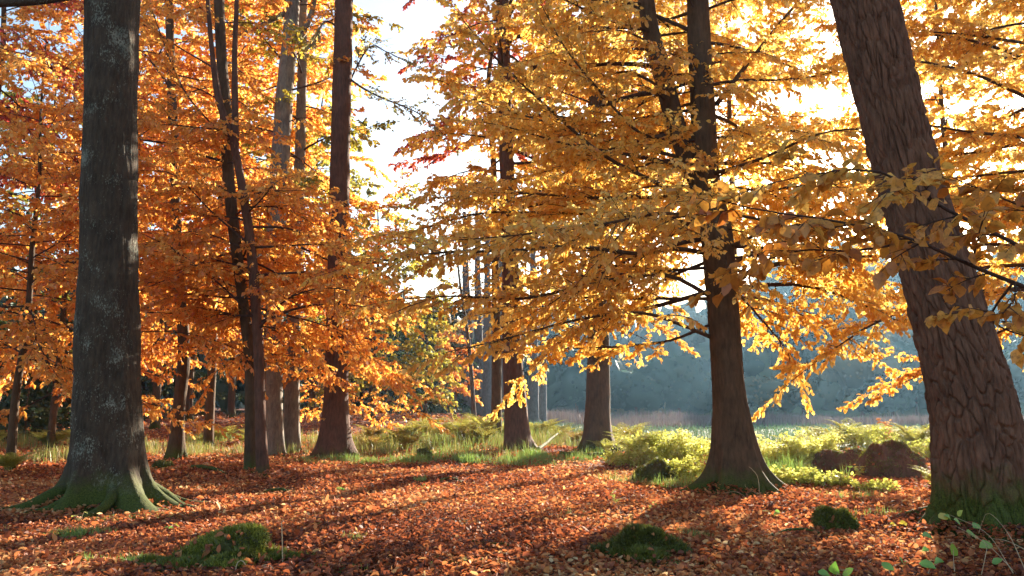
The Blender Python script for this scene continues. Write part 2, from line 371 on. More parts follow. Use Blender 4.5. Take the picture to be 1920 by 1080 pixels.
def stem(rng, path, sides=28, rings=90, flare=.6, fh=.45, lobes=5, rough=.02, ridge=0.0, reach=1.0):
    """path rows x,y,z,r from the ground up -> V, quads"""
    tt = np.r_[np.linspace(0, .22, int(rings * .45), endpoint=False), np.linspace(.22, 1, rings - int(rings * .45))]
    P = resample(path, tt); z0 = path[0][2]
    th = np.arange(sides) / sides * 2 * np.pi
    h = np.maximum(P[:, 2] - z0, 0)[:, None]; F = np.exp(-(h / fh) ** 1.0)
    la = (np.arange(lobes) + rng.uniform(-.3, .3, lobes)) / lobes * 2 * np.pi; lw = rng.uniform(.16, .3, lobes); lh = rng.uniform(.5, 1.3, lobes)
    lob = np.zeros((1, sides))
    for a, w_, hh in zip(la, lw, lh):
        dd = (th - a + np.pi) % (2 * np.pi) - np.pi; lob = lob + hh * np.exp(-(dd / w_) ** 2)[None]
    r = P[:, 3:4] * (1 + flare * (.22 * F + 1.25 * reach * lob * F ** 1.5) + .16 * lob * flare * np.exp(-h / (fh * 2.2)))
    cx = P[:, 0:1] + np.cos(th)[None] * 0; xx = np.cos(th)[None]; yy = np.sin(th)[None]
    zz = P[:, 2:3] + 0 * xx
    n = fbm(xx * 2.2 + P[0, 0], yy * 2.2, zz * 1.1, 3)
    r = r * (1 + rough * 2.2 * n)
    if ridge > 0:                        # long ridges of bark plates with furrows between
        q1 = np.abs(vnoise(xx * 4.6 + .5 * vnoise(xx * 3, yy * 3, zz), yy * 4.6, zz * 1.25) + .30 * vnoise(xx * 11, yy * 11, zz * 4.5))
        q2 = np.abs(vnoise(xx * 7.5 + 9, yy * 7.5, zz * 2.6 + 3) + .3 * vnoise(xx * 17, yy * 17, zz * 8))
        nc = 20; U = th[None] / (2 * np.pi) * nc + .5 * vnoise(xx * 3, yy * 3, zz * 1.6) + .3 * vnoise(xx * 9, yy * 9, zz * 5)
        W = zz * 2.6 + .8 * vnoise(xx * 4, yy * 4, zz * 3 + 9) + 0 * U
        f1 = np.full(U.shape, 9.); f2 = np.full(U.shape, 9.); iu, iw = np.floor(U).astype(np.int64), np.floor(W).astype(np.int64)
        for a_ in (-1, 0, 1):
            for b_ in (-1, 0, 1):
                cu, cw = iu + a_, iw + b_; hu = np.mod(cu, nc)
                dd = np.hypot(U - cu - .1 - .8 * hash3(hu, cw, hu * 0 + 5), W - cw - hash3(hu, cw, hu * 0 + 9))
                f2 = np.where(dd < f1, f1, np.minimum(f2, dd)); f1 = np.minimum(f1, dd)
        pl = sstep(.0, .20, f2 - f1) * (.35 + .65 * sstep(.0, .16, q1)) * (.85 + .15 * sstep(.0, .2, q2))
        r = r + ridge * (pl - .6 + .3 * fbm(xx * 12, yy * 12, zz * 7, 3) * pl + .12 * vnoise(xx * 40, yy * 40, zz * 14))
    V = np.stack([P[:, 0:1] + r * xx, P[:, 1:2] + r * yy, zz], -1)
    m = rings
    i = np.arange(m - 1)[:, None] * sides + np.arange(sides)[None]; j = np.arange(m - 1)[:, None] * sides + (np.arange(sides)[None] + 1) % sides
    return V.reshape(-1, 3), np.stack([i, j, j + sides, i + sides], -1).reshape(-1, 4)

def px_path(rows, d=None, sink=.12):
    """rows (px, py, width_px) bottom first -> x,y,z,r with the foot on the ground"""
    g0 = ground_at(rows[0][0], rows[0][1]) if d is None else None
    dd = g0[1] if d is None else d
    out = []
    for px, py, wd in rows:
        p = at(px, py, dd); out.append([*p, px2m(wd, p) / 2 * math.cos(math.atan((px - 960) / FPX))])
    if d is not None:
        p = out[0]; p[2] = float(gh(p[0], p[1]))
    else: out[0][:3] = g0
    b = list(out[0]); b[2] -= sink
    return np.array([b] + out)
def px_limb(rows, r0, r1, n=16):
    P = np.array([at(*r) for r in rows]); P = resample(np.c_[P, np.zeros(len(P))], n)[:, :3]
    return P, np.linspace(r0, r1, n)
def on_path(path, z):
    return np.array([np.interp(z, path[:, 2], path[:, k]) for k in range(4)])
def auto_limbs(rng, path, z0, z1, n, L0, L1, e0=.1, e1=.6, bias_az=None, bias=0., droop=.25, skip=None, rk=.32, front=1.0):
    out = []
    for i in range(n):
        u = (i + rng.random() * .8) / n; z = z0 + (z1 - z0) * u; c = on_path(path, z)
        az = i * 2.39996 + rng.uniform(-.4, .4)
        L = (L0 + (L1 - L0) * u) * rng.uniform(.7, 1.15)
        if bias_az is not None: L *= max(.25, 1 + bias * math.cos(az - bias_az))
        L *= 1 - (1 - front) * max(0., -math.sin(az)) ** .7
        if L < .7: continue
        e = e0 + (e1 - e0) * u + rng.normal(0, .2); m = 9; t = np.linspace(0, 1, m)
        aa = az + rng.normal(0, .18) * t + .22 * np.sin(t * rng.uniform(3, 6) + rng.uniform(0, 6)) * t
        st = L / (m - 1); dx = np.r_[0, np.cumsum(np.cos(aa[1:]) * st)]; dy = np.r_[0, np.cumsum(np.sin(aa[1:]) * st)]
        dz = L * (math.tan(e) * t - droop * t ** 2) + .06 * L * np.sin(t * 5 + rng.uniform(0, 6)) * t
        P = np.stack([c[0] + dx, c[1] + dy, z + dz], -1)
        r = max(.006, min(c[3] * rk, .011 * L + .006)); out.append((P, np.linspace(r, .004, m)))
    return out

TREES = {}
def tree(name, label, path, bark, leaf, limbs, seed, cat='tree', group=None, extra_stems=(), crown=True, stem_kw=None, spray_kw=None, bare=(), limb_sides=7, roots=(0, 0, 0, 0)):
    rng = np.random.default_rng(seed); base = path[1][:3].copy()
    rt = root(name, base, label, cat, group)
    V, q = stem(rng, path, **(stem_kw or {})); mesh('trunk', V, bark, quads=q, parent=rt, origin=base, smooth=True)
    for es in extra_stems:
        P = resample(es, 40); v, q = tubes(P[None, :, :3], P[None, :, 3], 16); mesh('stem', v, bark, quads=q, parent=rt, origin=base, smooth=True)
    for k in range(roots[0]):            # surface roots running out over the ground
        a = (k + rng.uniform(-.3, .3)) / roots[0] * 2 * np.pi; Lr = roots[1] * rng.uniform(.6, 1.2); r0 = path[1][3]; t = np.linspace(0, 1, 14); aa = a + rng.normal(0, .25) * t + .18 * np.sin(t * 6 + k)
        rad = r0 * .55 + (r0 * .4 + Lr) * t; X = base[0] + np.cos(aa) * rad; Y = base[1] + np.sin(aa) * rad
        Z = gh(X, Y) + roots[2] * (1 - t) ** 2.6 - .015 - .05 * t ** 3 + .02 * np.sin(t * 9 + k)
        v, q = tubes(np.stack([X, Y, Z], -1)[None], (roots[3] * (1 - .8 * t) * rng.uniform(.75, 1.2))[None], 10)
        v = v + .012 * fbm(v[:, 0] * 9, v[:, 1] * 9, v[:, 2] * 9, 2)[:, None]; mesh('root', v, bark, quads=q, parent=rt, origin=base, smooth=True)
    gb, gl = Geo(), Geo(); big = sorted(range(len(limbs)), key=lambda i: -limbs[i][1][0])
    for i, lb in enumerate(limbs):
        P, r = lb[0], lb[1]; kw = dict(spray_kw or {}); kw.update(lb[2] if len(lb) > 2 else {})
        v, q = tubes(P[None], r[None], limb_sides)
        if len(lb) > 2 and lb[2].get('own', False): mesh('branch', v, bark if r[0] > .03 else TWIG, quads=q, parent=rt, origin=base, smooth=True)
        else: gb.add(v, q=q)
        kw.pop('own', None)
        if kw.pop('bare', False): continue
        spray(rng, gb, gl, P, r, **kw)
    if gb.n: gb.build('twigs', TWIG, rt, base, tint=False)
    if gl.n: gl.build('crown', leaf, rt, base)
    return rt

# ------------------------------------------------------------------ the trees, near to far
rng = np.random.default_rng(11)
own = dict(own=True); LONG = dict(own=True, lsub=1.45, s_sub=.14, t0=.2)
# tall grey beech on the left
pt = px_path([(206, 952, 140), (202, 850, 138), (203, 700, 127), (205, 540, 115), (207, 300, 106), (210, 0, 100), (214, -420, 86), (218, -900, 70)])
d = pt[1][1]
lm = [px_limb([(190, -22, d), (150, -12, d - .3), (60, 2, d - .8), (-60, 6, d - 1.2), (-200, -10, d - 1.4)], .09, .04) + (dict(own=True, t0=.75),)]
tree('beech_tree', 'tallest thick beech with pale lichen on grey bark and mossy spreading roots', pt, BEECH, RED, lm, 1,
     stem_kw=dict(sides=180, rings=320, ridge=.011, flare=1.9, fh=.34, lobes=7, rough=.03, reach=1.0), roots=(9, 1.5, .5, .12), spray_kw=dict(lsize=.08, lsub=1.0))
# leaning furrowed trunk on the right
pt = px_path([(1862, 1000, 188), (1838, 880, 178), (1824, 760, 168), (1771, 560, 141), (1702, 330, 122), (1620, 0, 118), (1545, -300, 108), (1440, -800, 90)])
tree('leaning_tree', 'huge leaning trunk with deeply furrowed red brown bark', pt, PINE, GOLD, [], 2,
     stem_kw=dict(sides=340, rings=480, flare=.75, fh=.33, lobes=6, rough=.012, ridge=.045), roots=(8, .9, .4, .13))

# forked golden beech right of the middle
pt = px_path([(1392, 922, 104), (1379, 850, 84), (1364, 700, 60), (1345, 450, 60), (1324, 330, 50), (1318, 200, 46), (1310, 50, 42), (1304, -250, 34), (1300, -520, 24)])
d = pt[1][1]; CD = d
P2 = np.array([[*at(px, py, d + .1), px2m(wd, at(px, py, d)) / 2] for px, py, wd in [(1338, 410, 30), (1308, 345, 32), (1272, 250, 36), (1240, 130, 36), (1217, 40, 32), (1195, -150, 26), (1180, -380, 16)]])
lm = [px_limb(r, a, b) + (k,) for r, a, b, k in [
    ([(1318, 474, d), (1265, 466, d - .4), (1190, 476, d - .9), (1080, 462, d - 1.3), (960, 470, d - 1.6), (820, 474, d - 1.7), (700, 492, d - 1.8)], .045, .012, LONG),
    ([(1325, 552, d), (1270, 522, d - .5), (1215, 515, d - .8), (1100, 535, d - 1.4), (980, 560, d - 1.8), (850, 555, d - 2), (760, 560, d - 2.1)], .042, .010, LONG),
    ([(1332, 632, d), (1270, 606, d - .4), (1195, 586, d - .8), (1080, 600, d - 1.2), (930, 640, d - 1.6), (860, 655, d - 1.7)], .036, .009, own),
    ([(1330, 610, d), (1250, 640, d + .9), (1150, 650, d + 1.5), (1010, 655, d + 2)], .03, .008, own),
    ([(1374, 545, d), (1405, 508, d - .3), (1480, 492, d - .6), (1570, 484, d - .8), (1690, 480, d - .9), (1790, 500, d - 1)], .045, .012, own),
    ([(1376, 560, d), (1430, 560, d + 1), (1500, 590, d + 2), (1600, 640, d + 2.6), (1640, 665, d + 3)], .035, .008, own),
    ([(1374, 540, d), (1420, 590, d + .8), (1470, 650, d + 1.2), (1490, 690, d + 1.4)], .03, .008, own),
    ([(1362, 500, d), (1440, 470, d + 1.6), (1560, 520, d + 3.2), (1700, 560, d + 4.2), (1760, 600, d + 4.4)], .04, .008, own),
    ([(1344, 195, d), (1400, 122, d + .4), (1470, 35, d + .8), (1550, -60, d + 1.2)], .05, .02, own),
    ([(1316, 385, d), (1230, 342, d - .3), (1130, 290, d - .6), (1020, 195, d - .9), (930, 110, d - 1.1), (870, 40, d - 1.2)], .045, .010, own),
    ([(1258, 262, d), (1195, 246, d - .5), (1120, 165, d - .9), (1060, 90, d - 1.1), (1010, 0, d - 1.2)], .032, .008, own),
    ([(1250, 170, d), (1180, 135, d + .6), (1100, 140, d + 1.2), (1000, 70, d + 1.6)], .035, .008, own),
    ([(1220, 60, d), (1150, 40, d - .4), (1060, 0, d - .8), (960, -60, d - 1)], .03, .01, own),
    ([(1322, 330, d), (1420, 300, d - 1), (1540, 250, d - 1.6), (1640, 240, d - 2)], .04, .008, own),
    ([(1322, 420, d), (1200, 410, d + 1), (1060, 400, d + 1.6), (900, 400, d + 2), (790, 430, d + 2.2), (690, 445, d + 2.2)], .04, .008, LONG),
    ([(1335, 420, d), (1250, 400, d - 1.6), (1130, 420, d - 2.6), (980, 440, d - 3.2), (860, 450, d - 3.4)], .035, .008, LONG),
    ([(1316, 362, d), (1150, 372, d + .6), (960, 362, d + 1.4), (810, 372, d + 1.8)], .04, .008, LONG),
    ([(1312, 305, d), (1120, 255, d + 1), (960, 210, d + 2), (870, 180, d + 2.4)], .04, .008, LONG),
    ([(1340, 560, d), (1200, 560, d + .8), (1060, 560, d + 1.4), (900, 590, d + 1.8)], .035, .008, LONG),
    ([(1350, 470, d), (1450, 430, d - .8), (1560, 420, d - 1.4), (1700, 440, d - 1.6)], .035, .008, own)]]
rng = np.random.default_rng(5)
lm += auto_limbs(rng, pt, 3.4, 10.5, 64, 4.2, 2.8, .05, .5, droop=.2, front=.18)
lm += auto_limbs(rng, np.array(P2)[:, :4], 5.0, 10.5, 36, 3.8, 2.6, .05, .5, bias_az=math.pi, bias=.3, droop=.2, front=.15)
tree('forked_beech_tree', 'golden leaved beech with forked trunk and long low branches beside the meadow', pt, BROWNB, GOLD, lm, 3, extra_stems=[P2],
     stem_kw=dict(sides=110, rings=220, ridge=.006, flare=1.15, fh=.36, lobes=6, rough=.02), roots=(8, 1.05, .34, .08), spray_kw=dict(lsize=.088, lsub=1.15, s_sub=.175, ntw=11, K=9, thin=.9))

# tree whose crown hangs behind the leaning trunk
pt = np.array([[11.6, 15.5, -.2, .26], [11.6, 15.5, 0, .25], [11.5, 15.6, 3, .2], [11.6, 15.8, 8, .15], [11.5, 15.8, 12, .08]])
pt[:2, 2] += float(gh(11.6, 15.5))
rng = np.random.default_rng(6)
lm = auto_limbs(rng, pt, 3.3, 11, 60, 4.8, 3.0, .02, .45, bias_az=math.pi, bias=.25, droop=.22)
tree('amber_beech_tree', 'amber leaved beech spreading behind the leaning trunk, its own trunk out of sight', pt, BROWNB, GOLD, lm, 4,
     stem_kw=dict(flare=.7), spray_kw=dict(lsize=.1, lsub=1.2, s_sub=.16, thin=.85, ntw=12, K=9))

# near branch with large leaves
pt = np.array([[3.6, 4.1, -.1, .07], [3.6, 4.1, 0, .065], [3.55, 4.2, 1.2, .055], [3.5, 4.3, 2.6, .045], [3.45, 4.3, 5, .02]])
f = 4.3
lm = [px_limb(r, a, b) + (k,) for r, a, b, k in [
    ([(2180, 560, f), (2000, 505, f), (1890, 450, f), (1760, 385, f), (1650, 322, f - .1), (1540, 325, f - .1), (1440, 345, f - .1)], .016, .003, own),
    ([(2180, 600, f), (1990, 560, f + .1), (1850, 510, f), (1700, 445, f - .1), (1550, 412, f - .2), (1430, 395, f - .2), (1350, 375, f - .2)], .016, .003, own),
    ([(1720, 452, f), (1600, 470, f), (1500, 470, f), (1400, 500, f)], .008, .003, own),
    ([(1900, 528, f), (1860, 600, f + .2), (1950, 640, f + .2)], .008, .003, own),
    ([(2100, 420, f + .5), (1960, 400, f + .5), (1850, 360, f + .4), (1780, 330, f + .4)], .01, .003, own)]]
tree('young_beech_tree', 'slim young beech reaching a leafy branch of large near leaves across the leaning trunk', pt, BROWNB, BROWNLEAF, lm, 7,
     stem_kw=dict(sides=20, flare=.3), spray_kw=dict(lsize=.086, lsub=.48, s_sub=.13, ntw=6, ltw=.19, K=5, near=True, t0=.3, nj=.55))

# left group of trees
LS = dict(lsize=.098, lsub=1.15, s_sub=.19, ntw=10, K=8, thin=.92)
pt = px_path([(493, 893, 26), (489, 800, 21), (484, 640, 20), (474, 500, 19), (462, 400, 17), (436, 260, 15), (411, 190, 14), (397, 90, 10), (385, -60, 7), (372, -250, 4)])
d = pt[1][1]
P2 = np.array([[*at(px, py, d), px2m(wd, at(px, py, d)) / 2] for px, py, wd in [(441, 290, 14), (441, 200, 12), (440, 100, 10), (444, 0, 8), (450, -180, 4)]])
rng = np.random.default_rng(21)
lm = [px_limb(r, a, b) + (k,) for r, a, b, k in [
    ([(438, 262, d), (400, 235, d), (340, 160, d - .3), (285, 20, d - .5)], .025, .01, own),
    ([(430, 245, d), (380, 240, d - .4), (300, 235, d - .8), (255, 260, d - 1)], .022, .008, own),
    ([(470, 460, d), (400, 400, d - .4), (330, 330, d - .8), (280, 320, d - 1)], .025, .008, own),
    ([(480, 600, d), (420, 540, d - .6), (330, 470, d - 1.2), (270, 440, d - 1.6)], .025, .008, own),
    ([(482, 620, d), (540, 560, d - .5), (620, 540, d - 1), (700, 560, d - 1.4)], .025, .008, own)]]
lm += auto_limbs(rng, pt, 3.1, 6.0, 22, 2.9, 2.2, .05, .4, droop=.25, front=.2)
lm += [l + (dict(thin=.5),) for l in auto_limbs(rng, pt, 6, 12, 9, 2.2, 1.6, .2, .6, droop=.2, front=.2, bias_az=math.pi, bias=.6)]
tree('slender_beech_tree', 'slender curving young beech that forks into thin stems', pt, REDB, ORANGE, lm, 8, extra_stems=[P2],
     stem_kw=dict(sides=28, flare=.35, fh=.3, rough=.03), spray_kw=LS)

pt = px_path([(470, 885, 26), (470, 760, 22), (467, 660, 21), (450, 520, 21), (430, 350, 23), (422, 200, 22), (414, 80, 20), (405, -150, 18), (400, -300, 12)])
rng = np.random.default_rng(22)
tree('dark_beech_tree', 'dark beech standing just behind the slender curving beech', pt, BROWNB, ORANGE,
     auto_limbs(rng, pt, 3.2, 6.4, 18, 2.9, 2.4, .0, .4, droop=.22, front=.15) + auto_limbs(rng, pt, 6.4, 13, 14, 2.6, 2.0, .1, .5, droop=.2, front=.1, bias_az=math.pi, bias=.6), 9, stem_kw=dict(flare=.4, fh=.3, rough=.03), spray_kw=LS)

pt = px_path([(330, 862, 30), (335, 770, 24), (345, 650, 24), (332, 480, 20), (327, 300, 20), (322, 170, 18), (316, -50, 14), (312, -260, 8)])
rng = np.random.default_rng(23)
tree('crooked_tree', 'crooked brown trunk with a mossy foot right of the tallest beech', pt, BROWNB, ORANGE,
     auto_limbs(rng, pt, 3.3, 15, 36, 3.2, 2.4, .0, .5, droop=.22, front=.1, bias_az=math.pi, bias=.3), 10, stem_kw=dict(flare=.6, rough=.03), spray_kw=dict(LS, lsize=.1, s_sub=.22))

pt = px_path([(515, 854, 36), (514, 700, 32), (516, 500, 36), (521, 370, 38), (536, 150, 32), (547, 30, 28), (556, -200, 22), (560, -400, 14)])
d = pt[1][1]; rng = np.random.default_rng(24)
lm = [px_limb(r, a, b) + (k,) for r, a, b, k in [
    ([(534, 90, d), (555, 78, d), (575, 50, d), (592, -10, d), (610, -120, d)], .11, .05, own),
    ([(535, 25, d), (505, 40, d - .2), (450, 65, d - .5), (430, 58, d - .7), (400, 20, d - 1)], .09, .02, own)]]
tree('pale_barked_tree', 'pale barked tree with a sunlit edge and a fork near the top', pt, GREYB, ORANGE,
     lm + auto_limbs(rng, pt, 3.6, 15, 32, 3.6, 2.6, .0, .5, droop=.2, front=.1), 11, extra_stems=[], stem_kw=dict(flare=.5, rough=.025), spray_kw=dict(LS, lsize=.11, s_sub=.24))

pt = px_path([(546, 849, 36), (547, 760, 30), (553, 560, 24), (560, 370, 22), (566, 150, 18), (570, -100, 14), (574, -300, 8)])
rng = np.random.default_rng(25)
tree('thin_grey_tree', 'thin grey trunk close behind the pale barked tree', pt, GREYB, YGREEN,
     auto_limbs(rng, pt, 7, 16, 18, 3, 2.4, .1, .5, droop=.2), 12, stem_kw=dict(flare=.5), spray_kw=dict(LS, lsize=.12, s_sub=.27))

pt = px_path([(628, 858, 62), (630, 760, 48), (633, 600, 42), (636, 400, 38), (640, 200, 36), (645, 0, 34), (650, -250, 28), (654, -500, 18)])
d = pt[1][1]; rng = np.random.default_rng(26)
lm = [px_limb(r, a, b) + (k,) for r, a, b, k in [
    ([(645, 140, d), (680, 165, d), (720, 185, d - .4), (780, 210, d - .8), (830, 250, d - 1)], .04, .01, dict(own=True, thin=.5, s_sub=.15, lsize=.085)),
    ([(640, 185, d), (690, 90, d + .4), (720, 95, d + .6), (790, 130, d + 1)], .035, .01, dict(own=True, thin=.5, s_sub=.15, lsize=.085)),
    ([(645, 60, d), (610, 40, d - .3), (585, 80, d - .6), (560, 60, d - .9)], .035, .01, dict(own=True, thin=.5))]]
tree('straight_red_brown_tree', 'straight tall red brown trunk with flared roots left of the bright gap of sky', pt, REDB, DULL, lm, 13,
     stem_kw=dict(sides=48, flare=.75, fh=.42, lobes=5, rough=.025), roots=(6, .9, .3, .1), spray_kw=dict(LS, lsize=.1, lsub=1.2, s_sub=.22))

# orange undergrowth beeches around the left trunks
def mid_tree(name, label, px, y, h, rad, bark, leaf, seed, z0=.8, n=30, L0=3., L1=1.6, lw=.28, lean=0., group=None, skw=None, e=(.02, .5), bias_az=None, bias=0., droop=.22, front=1.0):
    x = (px - 960) / FPX * y; z = float(gh(x, y)); rng = np.random.default_rng(seed)
    k = np.linspace(0, 1, 7)
    wx = rng.normal(0, .10, 7) * k * h * .12; wy = rng.normal(0, .1, 7) * k * h * .12
    pt = np.array([[x, y, z - .15, rad]] + [[x + wx[i] + lean * h * k[i], y + wy[i], z + h * k[i], rad * (1 - .85 * k[i])] for i in range(7)])
    kw = dict(LS); kw.update(skw or {})
    return tree(name, label, pt, bark, leaf, auto_limbs(rng, pt, z + z0, z + h * .97, n, L0, L1, e[0], e[1], droop=droop, bias_az=bias_az, bias=bias, front=front), seed,
                stem_kw=dict(sides=18, rings=50, flare=.5), spray_kw=kw, group=group)
GT = dict(thin=.7)
G1 = 'orange beeches in the wood on the left'
mid_tree('understory_beech', 'low spreading orange beech leafing in front of the red brown trunk', 474, 19.0, 6.4, .06, BROWNB, ORANGE, 31, z0=2.7, n=42, L0=3.1, L1=1.5, group=G1, front=.25, bias_az=0., bias=.35, skw=GT)
mid_tree('understory_beech', 'orange beech leafing over the grass beside the red brown trunk', 640, 25.5, 7.5, .07, BROWNB, ORANGE, 32, z0=1.4, n=46, L0=2.5, L1=1.5, group=G1, bias_az=0., bias=.4, skw=GT)
mid_tree('understory_beech', 'orange beech leafing between the tallest beech and the crooked trunk', 228, 17, 8, .06, BROWNB, ORANGE, 33, z0=3.0, n=36, L0=2.3, L1=1.8, group=G1, bias_az=0., bias=.4, skw=GT)
mid_tree('understory_beech', 'orange beech at the left edge behind the tallest beech', 40, 18, 10, .1, BROWNB, ORANGE, 34, z0=2.4, n=56, L0=3.6, L1=2.2, group=G1)
mid_tree('understory_beech', 'brownish orange beech low behind the left side of the tallest beech', 110, 26, 12, .12, BROWNB, ORANGE, 35, z0=1.6, n=56, L0=4.2, L1=2.6, group=G1, skw=dict(lsize=.12, s_sub=.24))
mid_tree('red_leaved_tree', 'crimson leaved tree rising at the upper left corner', -60, 20, 16, .16, BROWNB, RED, 36, z0=7.5, n=40, L0=3.8, L1=3.0, skw=dict(lsize=.11, s_sub=.24, thin=.5))
mid_tree('tall_orange_tree', 'tall orange crown filling the space above the crooked trunk', 400, 27, 19, .16, BROWNB, ORANGE, 37, z0=6, n=72, L0=4.4, L1=3.2, skw=dict(lsize=.13, s_sub=.26))
mid_tree('tall_golden_tree', 'tall golden crown above and behind the pale barked tree', 500, 32, 21, .18, BROWNB, GOLD, 38, z0=7, n=66, L0=4.2, L1=3.2, skw=dict(lsize=.15, s_sub=.28))
mid_tree('tall_orange_tree', 'tall orange crown behind the tallest beech', 230, 30, 20, .2, BROWNB, ORANGE, 39, z0=5, n=72, L0=4.8, L1=3.4, skw=dict(lsize=.14, s_sub=.27))

# trunks beyond the leaf floor, middle
pt = px_path([(970, 845, 48), (967, 760, 42), (960, 650, 36), (956, 450, 30), (948, 250, 26), (940, -100, 20), (936, -300, 10)])
rng = np.random.default_rng(41)
tree('middle_tree', 'red brown trunk rising from bracken in the middle of the clearing', pt, REDB, GOLD,
     auto_limbs(rng, pt, 6.4, 17, 56, 4.4, 3.2, .0, .5, bias_az=0., bias=.35, droop=.2), 41, stem_kw=dict(sides=36, flare=.9, fh=.4), spray_kw=dict(LS, lsize=.13, s_sub=.26))
pt = px_path([(1122, 848, 56), (1121, 760, 46), (1122, 650, 40), (1121, 450, 34), (1118, 220, 28), (1115, -100, 20), (1112, -300, 10)])
rng = np.random.default_rng(42)
tree('mossy_rooted_tree', 'dark trunk with spreading roots between the middle trunk and the forked beech', pt, BROWNB, GOLD,
     auto_limbs(rng, pt, 5.8, 17, 56, 4.2, 3.2, -.05, .5, droop=.2), 42, stem_kw=dict(sides=40, flare=.75, fh=.36), roots=(7, 1.1, .3, .09), spray_kw=dict(LS, lsize=.13, s_sub=.26))
mid_tree('scarlet_tinged_tree', 'tall tree with scarlet tinged leaves on the right side of the bright gap of sky', 930, 30, 21, .2, BROWNB, RED, 43, z0=11, n=34, L0=3.2, L1=3.4, skw=dict(lsize=.14, s_sub=.28))
mid_tree('tall_golden_tree', 'tall golden crown behind the forked beech', 1380, 31, 20, .2, BROWNB, GOLD, 44, z0=8.6, n=64, L0=5.2, L1=3.2, skw=dict(lsize=.15, s_sub=.28))
mid_tree('tall_golden_tree', 'tall golden crown filling the top left of the forked beech', 1122, 37, 23, .2, BROWNB, GOLD, 47, z0=6, n=70, L0=4.8, L1=3.6, skw=dict(lsize=.17, s_sub=.3))
mid_tree('tall_golden_tree', 'tall golden crown seen between the forked beech and the leaning trunk', 1800, 26, 17, .18, BROWNB, GOLD, 45, z0=7.4, n=48, L0=4.6, L1=3.2, bias_az=math.pi, bias=.4, skw=dict(lsize=.14, s_sub=.28, thin=.8))
mid_tree('tall_golden_tree', 'tall golden crown beyond the top right corner', 2010, 27, 18, .18, BROWNB, GOLD, 46, z0=6.4, n=48, L0=4.2, L1=3, skw=dict(lsize=.14, s_sub=.28, thin=.9))

# ------------------------------------------------------------------ the wood further back
G2 = 'trees deep in the wood on the left'
BK = dict(lsize=.22, s_sub=.36, ntw=9, K=6, lsub=1.6, twigs=False)
for i, (px, y, h, z0, leaf, lab) in enumerate([
    (300, 36, 17, 3.4, ORANGE, 'far dark trunk left of the crooked tree with orange leaves'),
    (362, 42, 18, 3.8, ORANGE, 'far thin trunk right of the crooked tree'),
    (440, 45, 18, 3.8, ORANGE, 'far dark trunk behind the slender curving beech'),
    (60, 36, 17, 3.0, YGREEN, 'yellow green tree far back at the left edge'),
    (-60, 42, 18, 2.0, DARKGREEN, 'dark green tree far back at the left edge'),
    (150, 48, 19, 2.0, ORANGE, 'far orange tree hidden behind the tallest beech'),
    (590, 46, 20, 3.0, YGREEN, 'yellow green tree far behind the red brown trunk'),
    (700, 44, 12, 1.5, YGREEN, 'yellow tinged tree under the bright gap of sky'),
    (500, 60, 20, 2.0, DARKGREEN, 'dark tree far behind the pale barked tree'),
    (250, 62, 20, 2.0, DARKGREEN, 'dark tree far behind the crooked trunk'),
    (650, 62, 16, 2.0, ORANGE, 'orange tree far behind the grass')]):
    mid_tree('woodland_tree', lab, px, y, h, .2, BROWNB, leaf, 60 + i, z0=z0, n=34, L0=4.2, L1=2.4, group=G2, skw=BK)
mid_tree('dark_shrub', 'dark green shrub low at the left edge behind the leaf floor', 20, 34, 5, .06, BROWNB, DARKGREEN, 73, z0=.3, n=30, L0=2.4, L1=1.0, skw=BK)
mid_tree('dark_shrub', 'dark green shrub low beside the tallest beech', 95, 37, 4.4, .06, BROWNB, DARKGREEN, 74, z0=.3, n=30, L0=2.2, L1=1.0, skw=BK)
for i, (px, y, h, lab) in enumerate([(-30, 30, 4.5, 'dark green bush lowest at the left edge'), (60, 29, 2.6, 'small dark green bush left of the tallest beech'), (130, 40, 5, 'dark green bush peeping past the left side of the tallest beech'), (300, 44, 5, 'dark green bush between the tallest beech and the crooked tree'), (400, 50, 5, 'dark green bush right of the crooked tree'), (560, 52, 5, 'dark green bush left of the red brown trunk')]):
    mid_tree('dark_bush', lab, px, y, h, .05, BROWNB, DARKGREEN, 170 + i, z0=.2, n=28, L0=h * .5, L1=h * .2, skw=dict(BK, lsize=.16, lsub=1.0))
mid_tree('small_birch', 'yellow green small tree beside the dark conifers in the middle distance', 800, 44, 7, .09, BROWNB, YGREEN, 75, z0=.8, n=34, L0=1.7, L1=.8, skw=dict(BK, lsize=.17, lsub=.8))
mid_tree('dark_conifer', 'dark green conifer behind the yellow green small tree', 838, 58, 9, .1, BROWNB, DARKGREEN, 77, z0=.4, n=44, L0=2.4, L1=.5, skw=BK, droop=.35)
mid_tree('dark_conifer', 'dark green conifer left of the yellow green small tree', 745, 60, 10, .1, BROWNB, DARKGREEN, 78, z0=.4, n=44, L0=2.4, L1=.5, skw=BK, droop=.35)
mid_tree('orange_shrub_tree', 'small orange tree left of the pale far trunks', 855, 50, 5.5, .08, BROWNB, ORANGE, 76, z0=1.6, n=22, L0=1.8, L1=.9, skw=dict(BK, lsize=.17, lsub=.8))

